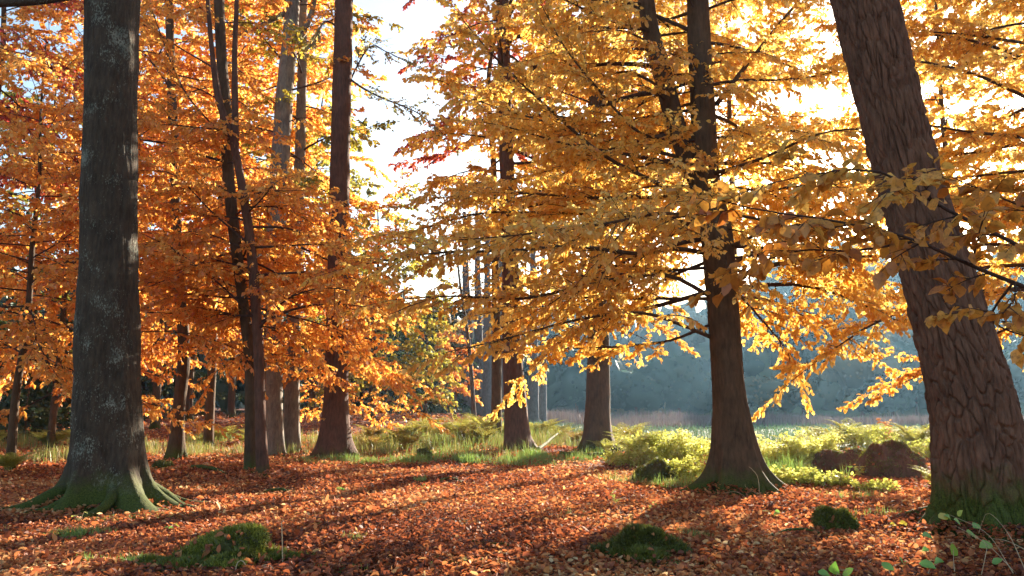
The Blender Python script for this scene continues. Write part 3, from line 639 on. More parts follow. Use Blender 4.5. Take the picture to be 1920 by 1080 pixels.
# row of pale far trunks
G3 = 'pale trunks in the middle distance'
for i, (px, y, wd, top, ln, lab) in enumerate([
    (880, 58, 22, 15, -.03, 'pale bluish far trunk, leftmost of its row'), (900, 60, 19, 16, -.02, 'pale bluish far trunk, second of its row'),
    (913, 57, 17, 17, .0, 'pale bluish far trunk, third of its row'), (926, 61, 16, 18, .01, 'pale bluish far trunk beside the middle trunk'),
    (941, 58, 22, 17, .0, 'broadest pale far trunk, touching the middle trunk'), (1000, 60, 20, 17, .0, 'pale far trunk right of the middle trunk'),
    (1017, 64, 14, 16, .01, 'thin pale far trunk, rightmost of its row')]):
    x = (px - 960) / FPX * y; z = float(gh(x, y)); r = wd / FPX * y / 2; rng = np.random.default_rng(80 + i)
    pt = np.array([[x, y, z - .2, r * 1.05], [x, y, z, r * 1.05], [x + ln * top * .5, y, z + top * .5, r * .75], [x + ln * top, y, z + top, r * .3]])
    tree('pale_trunk_tree', lab, pt, BLUEB, ORANGE, auto_limbs(rng, pt, z + 6, z + top, 14, 3.2, 2, .5, .9, droop=.1), 80 + i, group=G3,
         stem_kw=dict(sides=14, rings=40, flare=.3), spray_kw=dict(BK, thin=.22, lsize=.16))
# bare grey branches in the gap
rng = np.random.default_rng(90)
pt = np.array([[-2.2, 48, -.2, .14], [-2.2, 48, 0, .14], [-2.6, 48, 5, .11], [-3.2, 48, 9, .07], [-3.6, 48, 13, .02]])
tree('bare_tree', 'nearly bare thin tree standing in the bright gap of sky', pt, BROWNB, ORANGE, auto_limbs(rng, pt, 4, 12.5, 18, 3, 1.8, .5, .9, droop=.05), 91,
     stem_kw=dict(sides=12, rings=30, flare=.3), spray_kw=dict(BK, thin=.12, lsize=.14))

# ------------------------------------------------------------------ far trees along the meadow and the wood on the hill
def small_ico(n):
    import bmesh
    bm = bmesh.new(); bmesh.ops.create_icosphere(bm, subdivisions=n, radius=1)
    V = np.array([v.co[:] for v in bm.verts]); F = np.array([[v.index for v in f.verts] for f in bm.faces]); bm.free(); return V, F
BV, BF = small_ico(2)
def clump(rng, c, rx, rz, n, size, tint, geo, squash=1.0, nb=16):
    cs = unit(rng.normal(0, 1, (nb, 3))) * rng.uniform(.45, .95, (nb, 1)); cs[:, 2] = np.abs(cs[:, 2]) * 1.1 - .25
    rb = np.array([rx, rx, rz]) * .34 * rng.uniform(.8, 1.2, (nb, 1))
    vb = cs[:, None] * np.array([rx, rx, rz]) + c + BV[None] * rb[:, None] * (1 + .22 * rng.normal(0, 1, (nb, len(BV), 1)))
    geo.add(vb, t=(BF[None] + (np.arange(nb) * len(BV))[:, None, None]), a=np.repeat(np.clip(tint + rng.random(nb) * .2 - .1, 0, 1), len(BV)))
    k = rng.integers(0, nb, n); o = unit(rng.normal(0, 1, (n, 3))) * rng.uniform(.3, 1, (n, 1)) ** .5 * .42
    p = (cs[k] + o) * np.array([rx, rx, rz]) + c
    tn = np.clip(tint + (rng.random(nb) * .3 - .15)[k] + rng.normal(0, .08, n), 0, 1)
    nr = unit(o) * .6 + unit((p - c) / np.array([rx, rx, rz])) + rng.normal(0, .15, (n, 3)) + [0, 0, .3]
    
    v, f, kk = leaves(p, rng.normal(0, 1, (n, 3)), nr, size * rng.uniform(.6, 1.3, n), wid=.9, fold=.05); geo.add(v, t=f, a=np.repeat(tn, kk))
G4 = 'hazy trees along the far edge of the meadow'
for i, (px, y, h, wd, tint, lab) in enumerate([
    (1190, 104, 7, 9, .25, 'dark hazy bush left of the forked beech across the meadow'), (1270, 108, 9, 11, .3, 'hazy green tree across the meadow left of the forked beech'),
    (1430, 104, 6, 8, .5, 'rounded pale hazy bush right of the forked beech'), (1500, 106, 7, 9, .45, 'hazy olive bush across the meadow'),
    (1610, 108, 13, 11, .72, 'tall tawny hazy tree across the meadow'), (1665, 102, 5.5, 7, .12, 'small bluish green hazy bush across the meadow'),
    (1710, 108, 10, 9, .3, 'hazy green tree beside the leaning trunk across the meadow'), (1960, 104, 11, 11, .35, 'hazy tree seen right of the leaning trunk'),
    (1080, 104, 9, 10, .1, 'dark hazy tree between the middle trunks'), (1020, 100, 10, 9, .1, 'dark hazy tree right of the pale far trunks')]):
    rng = np.random.default_rng(100 + i); x = (px - 960) / FPX * y; z = float(max(gh(x, y), hillh(x, y)))
    rt = root('far_tree', (x, y, z), lab, 'tree', G4)
    pt = np.array([[x, y, z - .3, .25], [x, y, z, .22], [x, y, z + h * .3, .18], [x, y, z + h * .7, .08]])
    V, q = stem(rng, pt, sides=8, rings=12); mesh('trunk', V, BROWNB, quads=q, parent=rt, origin=(x, y, z), smooth=True)
    gg = Geo(); clump(rng, np.array([x, y, z + h * .45]), wd / 2, h * .55, 3000, .5, tint, gg, nb=22); gg.build('crown', FARLEAF, rt, (x, y, z), smooth=True)
gg = Geo(); rng = np.random.default_rng(120); cnt = 0
for i in range(330):
    x = rng.uniform(-150, 190); d = rng.uniform(0, 1)
    y = 116 + .10 * abs(x - 40) + 26 * (1 - float(sstep(-30, 10, x))) + d * 100
    if abs(x) > .85 * y: continue
    if 40 < x < 52 and d < .25: continue
    z = float(hillh(x, y)); h = rng.uniform(4, 14); wd = h * rng.uniform(.7, 1.1)
    clump(rng, np.array([x, y, z + h * .4]), wd / 2, h * .55, 1500, .32, rng.choice([.02, .2, .45, .7, .92], p=[.25, .25, .2, .18, .12]), gg, nb=12)
tag(gg.build('distant_woodland', FARLEAF, smooth=True), kind='stuff')
# belt of trees that closes the view to the left and behind the gap
gg = Geo(); rng = np.random.default_rng(121)
for i in range(150):
    x = rng.uniform(-95, 0); y = rng.uniform(72, 100) - .12 * x * 0
    if abs(x) > .8 * y: continue
    z = float(gh(x, y)); h = rng.uniform(7, 11) if x > -22 else rng.uniform(12, 18); wd = rng.uniform(5, 8)
    clump(rng, np.array([x, y, z + h * .4]), wd / 2, h * .6, 420, .6, rng.choice([.02, .1, .3, .6, .85], p=[.3, .25, .2, .15, .1]), gg, nb=14)
tag(gg.build('background_woodland', FARLEAF, smooth=True), kind='stuff')

# ------------------------------------------------------------------ forest floor: leaves, grass, bracken
def wedge(rng, n, y0, y1, k=.72, m=1.5, pw=1.0):
    y = y0 + (y1 - y0) * rng.random(n) ** pw; x = rng.uniform(-1, 1, n) * (k * y + m); return x, y
def patchy(x, y): return fbm(x * .5 + 7, y * .5, 2, 3)
PIL = [(o.location.x, o.location.y, r_) for o, r_ in ((bpy.data.objects['beech_tree'], .62), (bpy.data.objects['leaning_tree'], .7), (bpy.data.objects['forked_beech_tree'], .5), (bpy.data.objects['slender_beech_tree'], .2))]
def pile(x, y):                          # leaves drift up against the trunks
    z = 0
    for cx, cy_, r in PIL: dd = np.hypot(x - cx, y - cy_); z = z + .2 * np.exp(-((dd - r) / .35) ** 2) * (.5 + .5 * vnoise(x * 2.3, y * 2.3, 3)) * (dd > r * .5)
    return z
rng = np.random.default_rng(200); gl = Geo()
for n, y0, y1, s, tmpl in ((96000, 4.6, 11, .06, None), (80000, 11, 19, .072, None), (64000, 19, 34, .1, False), (16000, 34, 60, .2, False)):
    x, y = wedge(rng, n, y0, y1)
    kp = (meadow_w(x, y) < rng.uniform(.2, .7, n)) & ((y < 34) | (x < 0)); x, y = x[kp], y[kp]; n = len(x)
    z = gh(x, y) + rng.uniform(.0, .035, n) + .02 + pile(x, y)
    pos = np.stack([x, y, z], -1); ax = rng.normal(0, 1, (n, 3)); ax[:, 2] *= .35
    nr = rng.normal(0, .7, (n, 3)); nr[:, 2] = np.abs(nr[:, 2]) + .6
    tn = np.clip(.42 + .30 * fbm(x * .7, y * .7, 1, 3) + rng.normal(0, .23, n), 0, 1)
    s = s * (1 + .15 * fbm(x, y, 8, 2))
    v, f, k = leaves(pos, ax, nr, s * rng.uniform(.55, 1.2, n) * (1 + .5 * (rng.random(n) < .08)), near=tmpl); gl.add(v, t=f, a=np.repeat(tn, k))
LIT = gl

def blades(rng, x, y, h, wd, tint, geo, lean=.45, z=None):
    n = len(x); z = gh(x, y) if z is None else z
    a = rng.uniform(0, 2 * np.pi, n); l = np.abs(rng.normal(0, lean, n)); dx, dy = np.cos(a) * l * h, np.sin(a) * l * h
    b = rng.uniform(0, np.pi, n); wx, wy = np.cos(b) * wd / 2, np.sin(b) * wd / 2
    P0 = np.stack([x, y, z], -1); P1 = P0 + np.stack([dx * .3, dy * .3, h * .6], -1); P2 = P0 + np.stack([dx, dy, h * np.maximum(.35, 1 - l * .5)], -1)
    W = np.stack([wx, wy, wx * 0], -1)
    V = np.stack([P0 - W, P0 + W, P1 + W * .7, P1 - W * .7, P2], 1)
    i = np.arange(n)[:, None] * 5
    geo.add(V, t=i + np.array([3, 2, 4]), q=i + np.array([0, 1, 2, 3]), a=np.repeat(np.clip(tint, 0, 1), 5))
def ell(rng, n, px, py, rx, ry):         # ground points around a place seen at px,py; rx,ry in metres
    c = ground_at(px, py); a = rng.uniform(0, 2 * np.pi, n); r = np.sqrt(rng.random(n)) * (1 + .3 * np.sin(a * 3) + .2 * np.sin(a * 5 + 1))
    return c[0] + np.cos(a) * r * rx, c[1] + np.sin(a) * r * ry
rng = np.random.default_rng(210); gg = Geo()
for n, px, py, rx, ry, h, tint in [
    (5200, 760, 838, 3.6, 4.0, .4, .4), (4200, 900, 836, 2.6, 5.0, .45, .5), (2600, 690, 846, 1.6, 2.2, .3, .3), (3600, 960, 868, 1.9, 1.0, .2, .8), (1500, 1060, 862, 1.2, .8, .25, .7),
    (1600, 740, 866, 1.6, .8, .2, .65), (1500, 640, 868, 1.2, .7, .18, .6), (2400, 400, 850, 2.4, 1.8, .3, .3), (1600, 280, 845, 1.6, 2.2, .35, .35), (1500, 430, 825, 1.4, 3, .35, .5), (2000, 580, 835, 1.4, 3, .3, .3),
    (1200, 70, 840, 1.6, 2, .4, .4), (900, 120, 860, 1.0, 1.2, .35, .3), (1400, 1000, 830, 1.2, 3, .6, .4), (1500, 1090, 832, 1.6, 4, .5, .15), (1600, 1180, 845, 1.4, 3, .5, .4),
    (900, 1490, 905, .8, .6, .35, .7), (1200, 1440, 885, .8, 1.0, .45, .6), (700, 1290, 915, .6, .4, .2, .5), (500, 1190, 905, .5, .5, .2, .4), (800, 1640, 830, 2.4, 2.5, .5, .5), (700, 1730, 850, 1, 1.5, .5, .6),
    (900, 300, 1062, .45, .14, .07, .9), (700, 420, 1072, .4, .1, .06, .85), (500, 1215, 1058, .5, .1, .05, .7), (500, 520, 1050, .3, .15, .07, .8), (900, 250, 975, .7, .25, .05, .6), (300, 60, 1000, .5, .2, .12, .5), (260, 560, 985, .4, .2, .08, .5), (300, 930, 985, .5, .2, .08, .35), (260, 1130, 975, .4, .2, .12, .5), (200, 1330, 1010, .3, .15, .1, .4), (350, 140, 1012, .35, .2, .13, .8), (160, 190, 1055, .25, .1, .08, .85), (260, 300, 1060, .35, .12, .1, .85), (120, 790, 905, .15, .15, .12, .8), (160, 685, 1015, .22, .12, .1, .3), (90, 640, 1075, .2, .08, .09, .7), (150, 880, 1060, .3, .1, .06, .4),
    (160, 1600, 935, .4, .3, .15, .6), (150, 1530, 960, .4, .3, .12, .4), (200, 1740, 915, .4, .3, .25, .6), (200, 1690, 975, .4, .3, .12, .5)]:
    x, y = ell(rng, int(n * 1.5), px, py, rx, ry); cl = fbm(x * 1.7 + px, y * 1.7, 0, 3); kp = cl > rng.uniform(-.7, .25, len(x)); x, y, cl = x[kp], y[kp], cl[kp]; n = len(x)
    blades(rng, x, y, h * (.8 + .7 * cl) * rng.uniform(.35, 1.25, n), (.006 + .0003 * y) * rng.uniform(.7, 1.3, n), tint + .25 * cl - .06 + rng.normal(0, .22, n), gg)
tag(gg.build('grass', GRASSM), kind='stuff')
# meadow grass and the band of purple brown reeds
gg = Geo(); n = 40000; x = rng.uniform(-8, 60, n); y = 30 + 80 * rng.random(n) ** 1.3
kp = (np.abs(x) < .8 * y) & (meadow_w(x, y) > .5); x, y = x[kp], y[kp]; n = len(x)
blades(rng, x, y, .35 * rng.uniform(.4, 1.3, n), .0011 * y, .55 + .3 * fbm(x * .15, y * .1, 0, 2) + rng.normal(0, .12, n), gg)
tag(gg.build('meadow_grass', MEADOWG), kind='stuff')
gg = Geo(); n = 26000; x = rng.uniform(0, 75, n); y = 62 + 16 * rng.random(n) + 5 * vnoise(x * .1, 0 * x)
kp = np.abs(x) < .8 * y; x, y = x[kp], y[kp]; n = len(x)
blades(rng, x, y, 1.25 * rng.uniform(.5, 1.2, n) * (.75 + .35 * vnoise(x * .2, y * .2)), np.full(n, .05), rng.normal(.35, .2, n), gg, lean=.15)
tag(gg.build('reeds', REED), kind='stuff')

def fern_geo(rng, geo, c, h, nf=8, tint=.6, spread=1.0):
    h = h * 1.55
    for k in range(nf):
        az = k / nf * 2 * np.pi + rng.uniform(-.35, .35); L = h * rng.uniform(.75, 1.2); el = rng.uniform(1.0, 1.42)
        m = 9; t = np.linspace(0, 1, m); r = L * (t * math.cos(el) + .42 * t ** 2.2) * spread; zz = L * (t * math.sin(el) - .34 * t ** 2.6)
        P = np.stack([c[0] + r * math.cos(az), c[1] + r * math.sin(az), c[2] + zz], -1)
        v, q = tubes(P[None], np.linspace(.006, .002, m)[None], 3); tb = np.clip(tint + rng.normal(0, .12), 0, 1); geo.add(v, q=q, a=tb * .6)
        M = 15; tt = np.linspace(.22, .99, M); pp = np.stack([np.interp(tt, t, P[:, i]) for i in range(3)], -1); td = unit(np.stack([np.interp(tt, t, np.gradient(P[:, i])) for i in range(3)], -1))
        for s in (-1, 1):
            ax0 = rotz(td, s * 1.1); ax0[:, 2] = td[:, 2] * .5 - .12; ax0 = unit(ax0)
            pl = L * .34 * (1.02 - tt) ** .75 * rng.uniform(.8, 1.2, M)
            J = 5; u = (np.arange(J) + .5) / J          # every pinna carries small leaflets
            b = (pp[:, None] + ax0[:, None] * (pl[:, None] * u)[..., None]).reshape(-1, 3)
            for s2 in (-1, 1):
                ax = rotz(np.repeat(ax0, J, 0), s2 * .8) + rng.normal(0, .12, (M * J, 3)); nr = rng.normal(0, .3, (M * J, 3)) + [0, 0, 1]
                sz = np.repeat(pl, J) * .36 * np.tile(1.15 - .6 * u, M) + .008
                v, f, kk = leaves(b, ax, nr, sz, wid=.5, fold=.05); geo.add(v, t=f, a=np.repeat(np.clip(tb + rng.normal(0, .08, M * J), 0, 1), kk))
GF = 'bracken clumps around the clearing'
def fern(px, py, h, tint, label, nf=9, spread=1.0):
    c = ground_at(px, py); rng = np.random.default_rng(int(px * 7 + py)); geo = Geo(); fern_geo(rng, geo, c, h, nf, tint, spread)
    return tag(geo.build('bracken', FERN, origin=c), label, 'fern', GF)
for px, py, h, tint, lab in [
    (1205, 868, .75, .75, 'bright bracken left of the dark mossy mound'),  
      (1510, 880, .8, .85, 'glowing bracken between the forked beech and the boulders'),
    (1540, 858, .8, .7, 'yellow green bracken behind the smaller boulder'), (1600, 840, .9, .6, 'green bracken above the gap of the two boulders'), (1720, 850, .9, .45, 'green bracken behind the larger boulder'),
      
    (1175, 838, .95, .35, 'tawny bracken right of the dark rooted trunk'), (1015, 830, .9, .4, 'tawny green bracken right of the middle trunk'), (1085, 838, .6, .1, 'dry brown bracken left of the dark rooted trunk'),
    (910, 826, .9, .5, 'green bracken left of the middle trunk'), (860, 824, .8, .45, 'green bracken under the pale far trunks'), (770, 830, .7, .35, 'olive bracken in the grass under the bright gap'),
    (700, 838, .6, .2, 'brown bracken right of the red brown trunk'), (15, 888, .5, .6, 'bright green bracken clump at the left edge'), (410, 838, .6, .5, 'green bracken left of the slender curving beech'),
    (100, 842, .6, .4, 'olive bracken behind the tallest beech'), (1770, 930, .45, .5, 'small yellow bracken at the foot of the leaning trunk')]:
    fern(px, py, h, tint, lab)
gg = Geo(); rng = np.random.default_rng(230)     # the rest of the bracken reads as one mass
for n, px, py, rx, ry, h, tint in [(5, 1260, 862, 1.4, 2.2, .6, .8), (5, 1480, 875, 1.3, 1.8, .6, .85), (14, 1620, 835, 2.2, 1.8, .7, .55), (16, 880, 822, 2.6, 4, .8, .45), (10, 1000, 826, 1.4, 3, .7, .4), (8, 740, 828, 2, 3, .6, .35), (8, 420, 828, 2, 3, .5, .45), (6, 60, 838, 2, 2, .5, .45)]:
    x, y = ell(rng, n, px, py, rx, ry)
    for a, b in zip(x, y): fern_geo(rng, gg, np.array([a, b, float(gh(a, b))]), h * rng.uniform(.6, 1.1), 7, np.clip(tint + rng.normal(0, .12), 0, 1))
tag(gg.build('bracken_undergrowth', FERN), kind='stuff')

def bush(px, py, wpx, h, n, tint, label, seed, leaf=None, ls=.075, dep=.8):
    n = int(n * 1.7)
    c = ground_at(px, py); rx = px2m(wpx, c) / 2; rng = np.random.default_rng(seed); rt = root('leafy_bush', c, label, 'bush', 'pale leafy bushes at the meadow edge'); gs, g2 = Geo(), Geo()
    S = 26; a = rng.uniform(0, 2 * np.pi, S); q_ = np.sqrt(rng.random(S)); bx, by = np.cos(a) * q_ * rx * .8, np.sin(a) * q_ * rx * dep
    H = h * rng.uniform(.55, 1.1, S) * (1 - .35 * q_); t = np.linspace(0, 1, 7)
    P = np.stack([c[0] + bx[:, None] + (np.cos(a) * .3 * H)[:, None] * t ** 1.7, c[1] + by[:, None] + (np.sin(a) * .3 * H)[:, None] * t ** 1.7, c[2] + H[:, None] * (t - .15 * t ** 3)], -1)
    v, q = tubes(P, np.linspace(.006, .002, 7)[None], 3); gs.add(v, q=q)
    k = rng.integers(0, S, n); u = rng.uniform(.12, 1, n) ** .8; i0 = np.clip((u * 6).astype(int), 0, 5); fr = (u * 6 - i0)[:, None]; p = P[k, i0] * (1 - fr) + P[k, i0 + 1] * fr
    off = rng.normal(0, 1, (n, 3)); off[:, 2] *= .4; p = p + unit(off) * (rng.uniform(.02, .2, n) * (1.15 - .6 * u))[:, None]; p[:, 2] = np.maximum(p[:, 2], c[2] + .02)
    ax = unit(off) + rng.normal(0, .4, (n, 3)); ax[:, 2] -= .25; nr = rng.normal(0, .5, (n, 3)) + [0, 0, 1]
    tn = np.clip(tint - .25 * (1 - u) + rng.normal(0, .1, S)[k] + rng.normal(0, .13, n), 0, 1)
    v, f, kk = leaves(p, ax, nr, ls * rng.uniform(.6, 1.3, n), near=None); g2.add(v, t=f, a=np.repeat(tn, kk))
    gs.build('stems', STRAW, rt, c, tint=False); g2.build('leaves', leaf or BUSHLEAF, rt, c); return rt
for a_ in [(1185, 876, 100, .8, 900, .65, 'low pale bush left of the dark mossy hummock', 401), (1238, 868, 140, 1.2, 1700, .8, 'pale yellow bush rising behind the dark mossy hummock', 402), (1300, 872, 120, 1.25, 1500, .85, 'tallest pale bush touching the left side of the forked beech', 403),
           (1290, 905, 90, .55, 900, .6, 'low bush in front of the tallest pale bush', 404), (1455, 880, 110, 1.25, 1300, .9, 'glowing pale bush at the right side of the forked beech', 405), (1515, 880, 130, 1.2, 1600, .8, 'glowing pale bush halfway between the forked beech and the boulders', 406),
           (1490, 908, 100, .4, 800, .7, 'low pale bush in front of the glowing bushes', 407), (1560, 912, 80, .25, 450, .55, 'low olive bush at the foot of the smaller boulder', 408), (1640, 850, 170, 1.1, 1500, .6, 'yellow green bush behind the gap between the boulders', 409), (1745, 862, 70, .8, 900, .45, 'green bush squeezed between the larger boulder and the leaning trunk', 410),
           (1640, 922, 90, .18, 350, .5, 'low olive bush in front of the larger boulder', 411), (1178, 846, 80, .9, 900, .3, 'tawny bush right of the dark rooted trunk', 412)]:
    bush(*a_)

# ------------------------------------------------------------------ mossy mounds, boulders, stumps
def ico(n=5):
    import bmesh
    bm = bmesh.new(); bmesh.ops.create_icosphere(bm, subdivisions=n, radius=1)
    V = np.array([v.co[:] for v in bm.verts]); F = np.array([[v.index for v in f.verts] for f in bm.faces]); bm.free(); return V, F
IV, IF = ico(5)
def rock(name, label, cat, px, py, wpx, hpx, depth, mat, seed, moss=0, mh=.05, mt=.5, rough=.25, group=None, top=.0, jag=0., litter=0):
    c = ground_at(px, py); rx = px2m(wpx, c) / 2; rz = px2m(hpx, c); rng = np.random.default_rng(seed)
    n = 1 + rough * fbm(IV[:, 0] * 1.3 + seed, IV[:, 1] * 1.3, IV[:, 2] * 1.3, 4) + jag * np.abs(vnoise(IV[:, 0] * 3 + seed, IV[:, 1] * 3, IV[:, 2] * 3)) + .07 * fbm(IV[:, 0] * 6 + seed, IV[:, 1] * 6, IV[:, 2] * 6, 3)
    v = IV * n[:, None]; v[:, 2] = np.sign(v[:, 2]) * np.abs(v[:, 2]) ** (.85)
    V = c + v * np.array([rx, depth, rz]) + [0, depth * .6, 0]; V[:, 2] -= .03
    rt = root(name, c, label, cat, group); mesh('stone' if 'rock' in name or 'boulder' in name else 'body', V, mat, tris=IF, parent=rt, origin=c, smooth=True)
    if litter:
        k = np.nonzero((nrm_ := unit(np.cross(V[IF][:, 1] - V[IF][:, 0], V[IF][:, 2] - V[IF][:, 0])))[:, 2] > .35)[0]; k = k[V[IF[k]][:, :, 2].mean(1) > c[2]]
        k = rng.choice(k, litter); p = V[IF[k]].mean(1) + nrm_[k] * .03; nr = nrm_[k] + rng.normal(0, .35, (litter, 3))
        v_, f_, kk = leaves(p, rng.normal(0, 1, (litter, 3)), nr, .07 * rng.uniform(.6, 1.2, litter), near=None); LIT.add(v_, t=f_, a=np.repeat(np.clip(rng.normal(.45, .2, litter), 0, 1), kk))
    if moss:
        tri = V[IF]; nr = np.cross(tri[:, 1] - tri[:, 0], tri[:, 2] - tri[:, 0]); A = np.linalg.norm(nr, axis=1); nr = unit(nr)
        wt = A * np.clip(nr[:, 2] + .35, 0, 1) * (tri[:, :, 2].mean(1) > c[2] - .02) * (.25 + sstep(-.35, .25, fbm(tri[:, 0, 0] * 4, tri[:, 0, 1] * 4, tri[:, 0, 2] * 4, 2)))
        k = rng.choice(len(IF), moss, p=wt / wt.sum()); b = rng.dirichlet((1, 1, 1), moss); p = (tri[k] * b[..., None]).sum(1)
        g2 = Geo(); dirv = unit(nr[k] + rng.normal(0, .55, (moss, 3)) + [0, 0, .25]); h = mh * rng.uniform(.4, 1.3, moss)
        sd = unit(np.cross(dirv, rng.normal(0, 1, (moss, 3)))) * (.004 + .06 * mh); tip = p + dirv * h[:, None]
        Vb = np.stack([p - sd, p + sd, tip], 1); i = np.arange(moss)[:, None] * 3
        tn = np.clip(mt + .3 * fbm(p[:, 0] * 5, p[:, 1] * 5, p[:, 2] * 5, 2) + rng.normal(0, .15, moss), 0, 1)
        g2.add(Vb, t=i + np.array([0, 1, 2]), a=np.repeat(tn, 3)); g2.build('moss', MOSSM, rt, c)
    return rt
rock('mossy_mound', 'wide moss covered mound with fallen leaves in front of the leaf floor', 'mound', 440, 1064, 195, 42, .42, ROCK, 301, moss=11000, mh=.045, mt=.72, rough=.7, litter=130)
rock('mossy_mound', 'low bright green moss patch beside the wide mound', 'mound', 305, 1072, 110, 20, .22, ROCK, 302, moss=4000, mh=.05, mt=.7, rough=.4)
rock('mossy_rock', 'rounded dark green mossy rock alone on the fallen leaves', 'rock', 1212, 1052, 172, 52, .35, ROCK, 303, moss=8000, mh=.05, mt=.35, rough=.3, litter=45)
rock('mossy_stump', 'small dark mossy stump between the forked beech and the leaning trunk', 'stump', 1580, 1000, 76, 46, .22, ROCK, 304, moss=3500, mh=.05, mt=.3, rough=.4, litter=12)
rock('mossy_rock', 'dark mossy hummock under the pale bracken left of the forked beech', 'rock', 1235, 908, 74, 42, .4, ROCK, 305, moss=2600, mh=.06, mt=.25, rough=.3)
rock('boulder', 'smaller brown boulder, left of the pair by the meadow', 'boulder', 1600, 893, 135, 50, .5, EARTH, 306, moss=2200, mh=.06, mt=.4, rough=.25, jag=.0, litter=25)
rock('boulder', 'larger brown boulder, right of the pair by the meadow', 'boulder', 1688, 898, 130, 66, .5, EARTH, 307, moss=2200, mh=.06, mt=.45, rough=.22, jag=.0, litter=25)
rock('mossy_rock', 'little mossy stone in the grass left of the middle trunk', 'rock', 795, 862, 32, 22, .3, ROCK, 308, moss=800, mh=.06, mt=.3)
rock('mossy_rock', 'little mossy stone at the foot of the crooked trunk', 'rock', 298, 880, 40, 18, .2, ROCK, 309, moss=800, mh=.05, mt=.3)

tag(LIT.build('fallen_leaves', LITTER), kind='stuff')

# ------------------------------------------------------------------ sticks, seedlings, brambles
def stick(pix, r0, r1, label, zoff=.03):
    P = []
    for px, py, dz in pix:
        g_ = ground_at(px, py); P.append([g_[0], g_[1], g_[2] + zoff + dz])
    P = resample(np.c_[np.array(P), np.zeros(len(P))], 14)[:, :3]; rng = np.random.default_rng(int(pix[0][0])); P = P + rng.normal(0, .008, P.shape)
    v, q = tubes(P[None], np.linspace(r0, r1, 14)[None], 6); o = mesh('fallen_branch', v, BROWNB, quads=q, origin=P[0], smooth=True)
    return tag(o, label, 'branch', 'fallen branches on the leaf floor')
stick([(360, 880, .02), (395, 884, .05), (425, 892, .0)], .06, .03, 'short thick dark branch lying left of the slender curving beech')
stick([(495, 925, .0), (525, 920, .03), (550, 926, .0)], .045, .02, 'dark mossy branch lying just in front of the slender curving beech')
stick([(820, 905, .0), (845, 902, .03), (868, 909, .0)], .035, .02, 'short dark branch lying on the middle of the leaf floor')
stick([(1050, 858, .1), (1100, 862, .1), (1150, 856, .05), (1165, 866, 0)], .06, .02, 'dark root like branch at the foot of the dark rooted trunk')
stick([(1010, 850, .1), (1040, 835, .3), (1060, 822, .4)], .05, .02, 'dark fallen branch propped in bracken right of the middle trunk')
stick([(880, 1020, .0), (960, 1030, .02), (1020, 1024, .0)], .012, .006, 'thin twig lying on the sunlit leaves')
stick([(1440, 1010, .0), (1500, 1005, .04), (1560, 1012, .0)], .02, .01, 'thin branch lying left of the small mossy stump')

def seedling(px, py, h, n, leafmat_, tint, label, lsize=.06, cat='seedling', stems=3, spread=.5, name='seedling', lean=0.):
    c = ground_at(px, py); rng = np.random.default_rng(int(px + py * 3)); rt = root(name, c, label, cat); gs, gl2 = Geo(), Geo()
    for s in range(stems):
        a = rng.uniform(0, 6.28); L = h * rng.uniform(.6, 1.1); t = np.linspace(0, 1, 7)
        P = c + np.stack([np.cos(a) * spread * L * t ** 1.4 + lean * L * t, np.sin(a) * spread * L * t ** 1.4, L * (t - .25 * t ** 2.5)], -1)
        v, q = tubes(P[None], np.linspace(.004, .0015, 7)[None], 4); gs.add(v, q=q)
        k = max(2, n // stems); tt = rng.uniform(.35, 1, k); p = np.stack([np.interp(tt, t, P[:, i]) for i in range(3)], -1)
        ax = rng.normal(0, 1, (k, 3)); ax[:, 2] = ax[:, 2] * .3 - .1; nr = rng.normal(0, .4, (k, 3)) + [0, -.25, 1]
        v, f, kk = leaves(p, ax, nr, lsize * rng.uniform(.6, 1.2, k), near=True); gl2.add(v, t=f, a=np.repeat(np.clip(tint + rng.normal(0, .15, k), 0, 1), kk))
    gs.build('stem', STRAW, rt, c, tint=False); gl2.build('leaves', leafmat_, rt, c); return rt
seedling(640, 925, .2, 12, GREENLEAF, .6, 'small green seedling on the leaves behind the wide mound')
seedling(318, 1000, .16, 9, GREENLEAF, .55, 'small green seedling between the tallest beech and the wide mound')
seedling(150, 985, .2, 8, FERN, .8, 'pale seedling with straw stalks against the mossy roots of the tallest beech')
seedling(1152, 955, .3, 16, FERN, .85, 'pale yellow seedling on sunlit leaves left of the forked beech')
seedling(1225, 960, .25, 8, FERN, .8, 'tiny pale sprout between the lone mossy rock and the forked beech')
seedling(1610, 900, .4, 18, GREENLEAF, .9, 'leafy yellow green seedling in front of the smaller boulder', lsize=.09)
seedling(1470, 880, .8, 16, FERN, .95, 'tall thin seedling with yellow top leaves right of the forked beech', lsize=.12, stems=2, spread=.1)
seedling(1555, 850, .75, 18, FERN, .85, 'yellow leafy sapling rising behind the smaller boulder', lsize=.13, stems=3, spread=.35)
seedling(1690, 1000, .22, 12, YGREEN, .7, 'yellowing sprout in front of the leaning trunk', lsize=.06)
seedling(1450, 975, .2, 10, GREENLEAF, .75, 'green sprout at the right foot of the forked beech', lsize=.08)
seedling(790, 920, .15, 8, GRASSM, .9, 'tiny green tuft of leaves on the leaf floor near the grass')
seedling(1665, 850, 1.25, 60, LITTER, .8, 'dead brown fern standing up behind the larger boulder', lsize=.14, name='dead_fern', cat='fern', stems=5, spread=.15)
seedling(1750, 850, .6, 12, GREENLEAF, .4, 'upright green weed behind the larger boulder', lsize=.12, name='weed', cat='plant', stems=3, spread=.12)
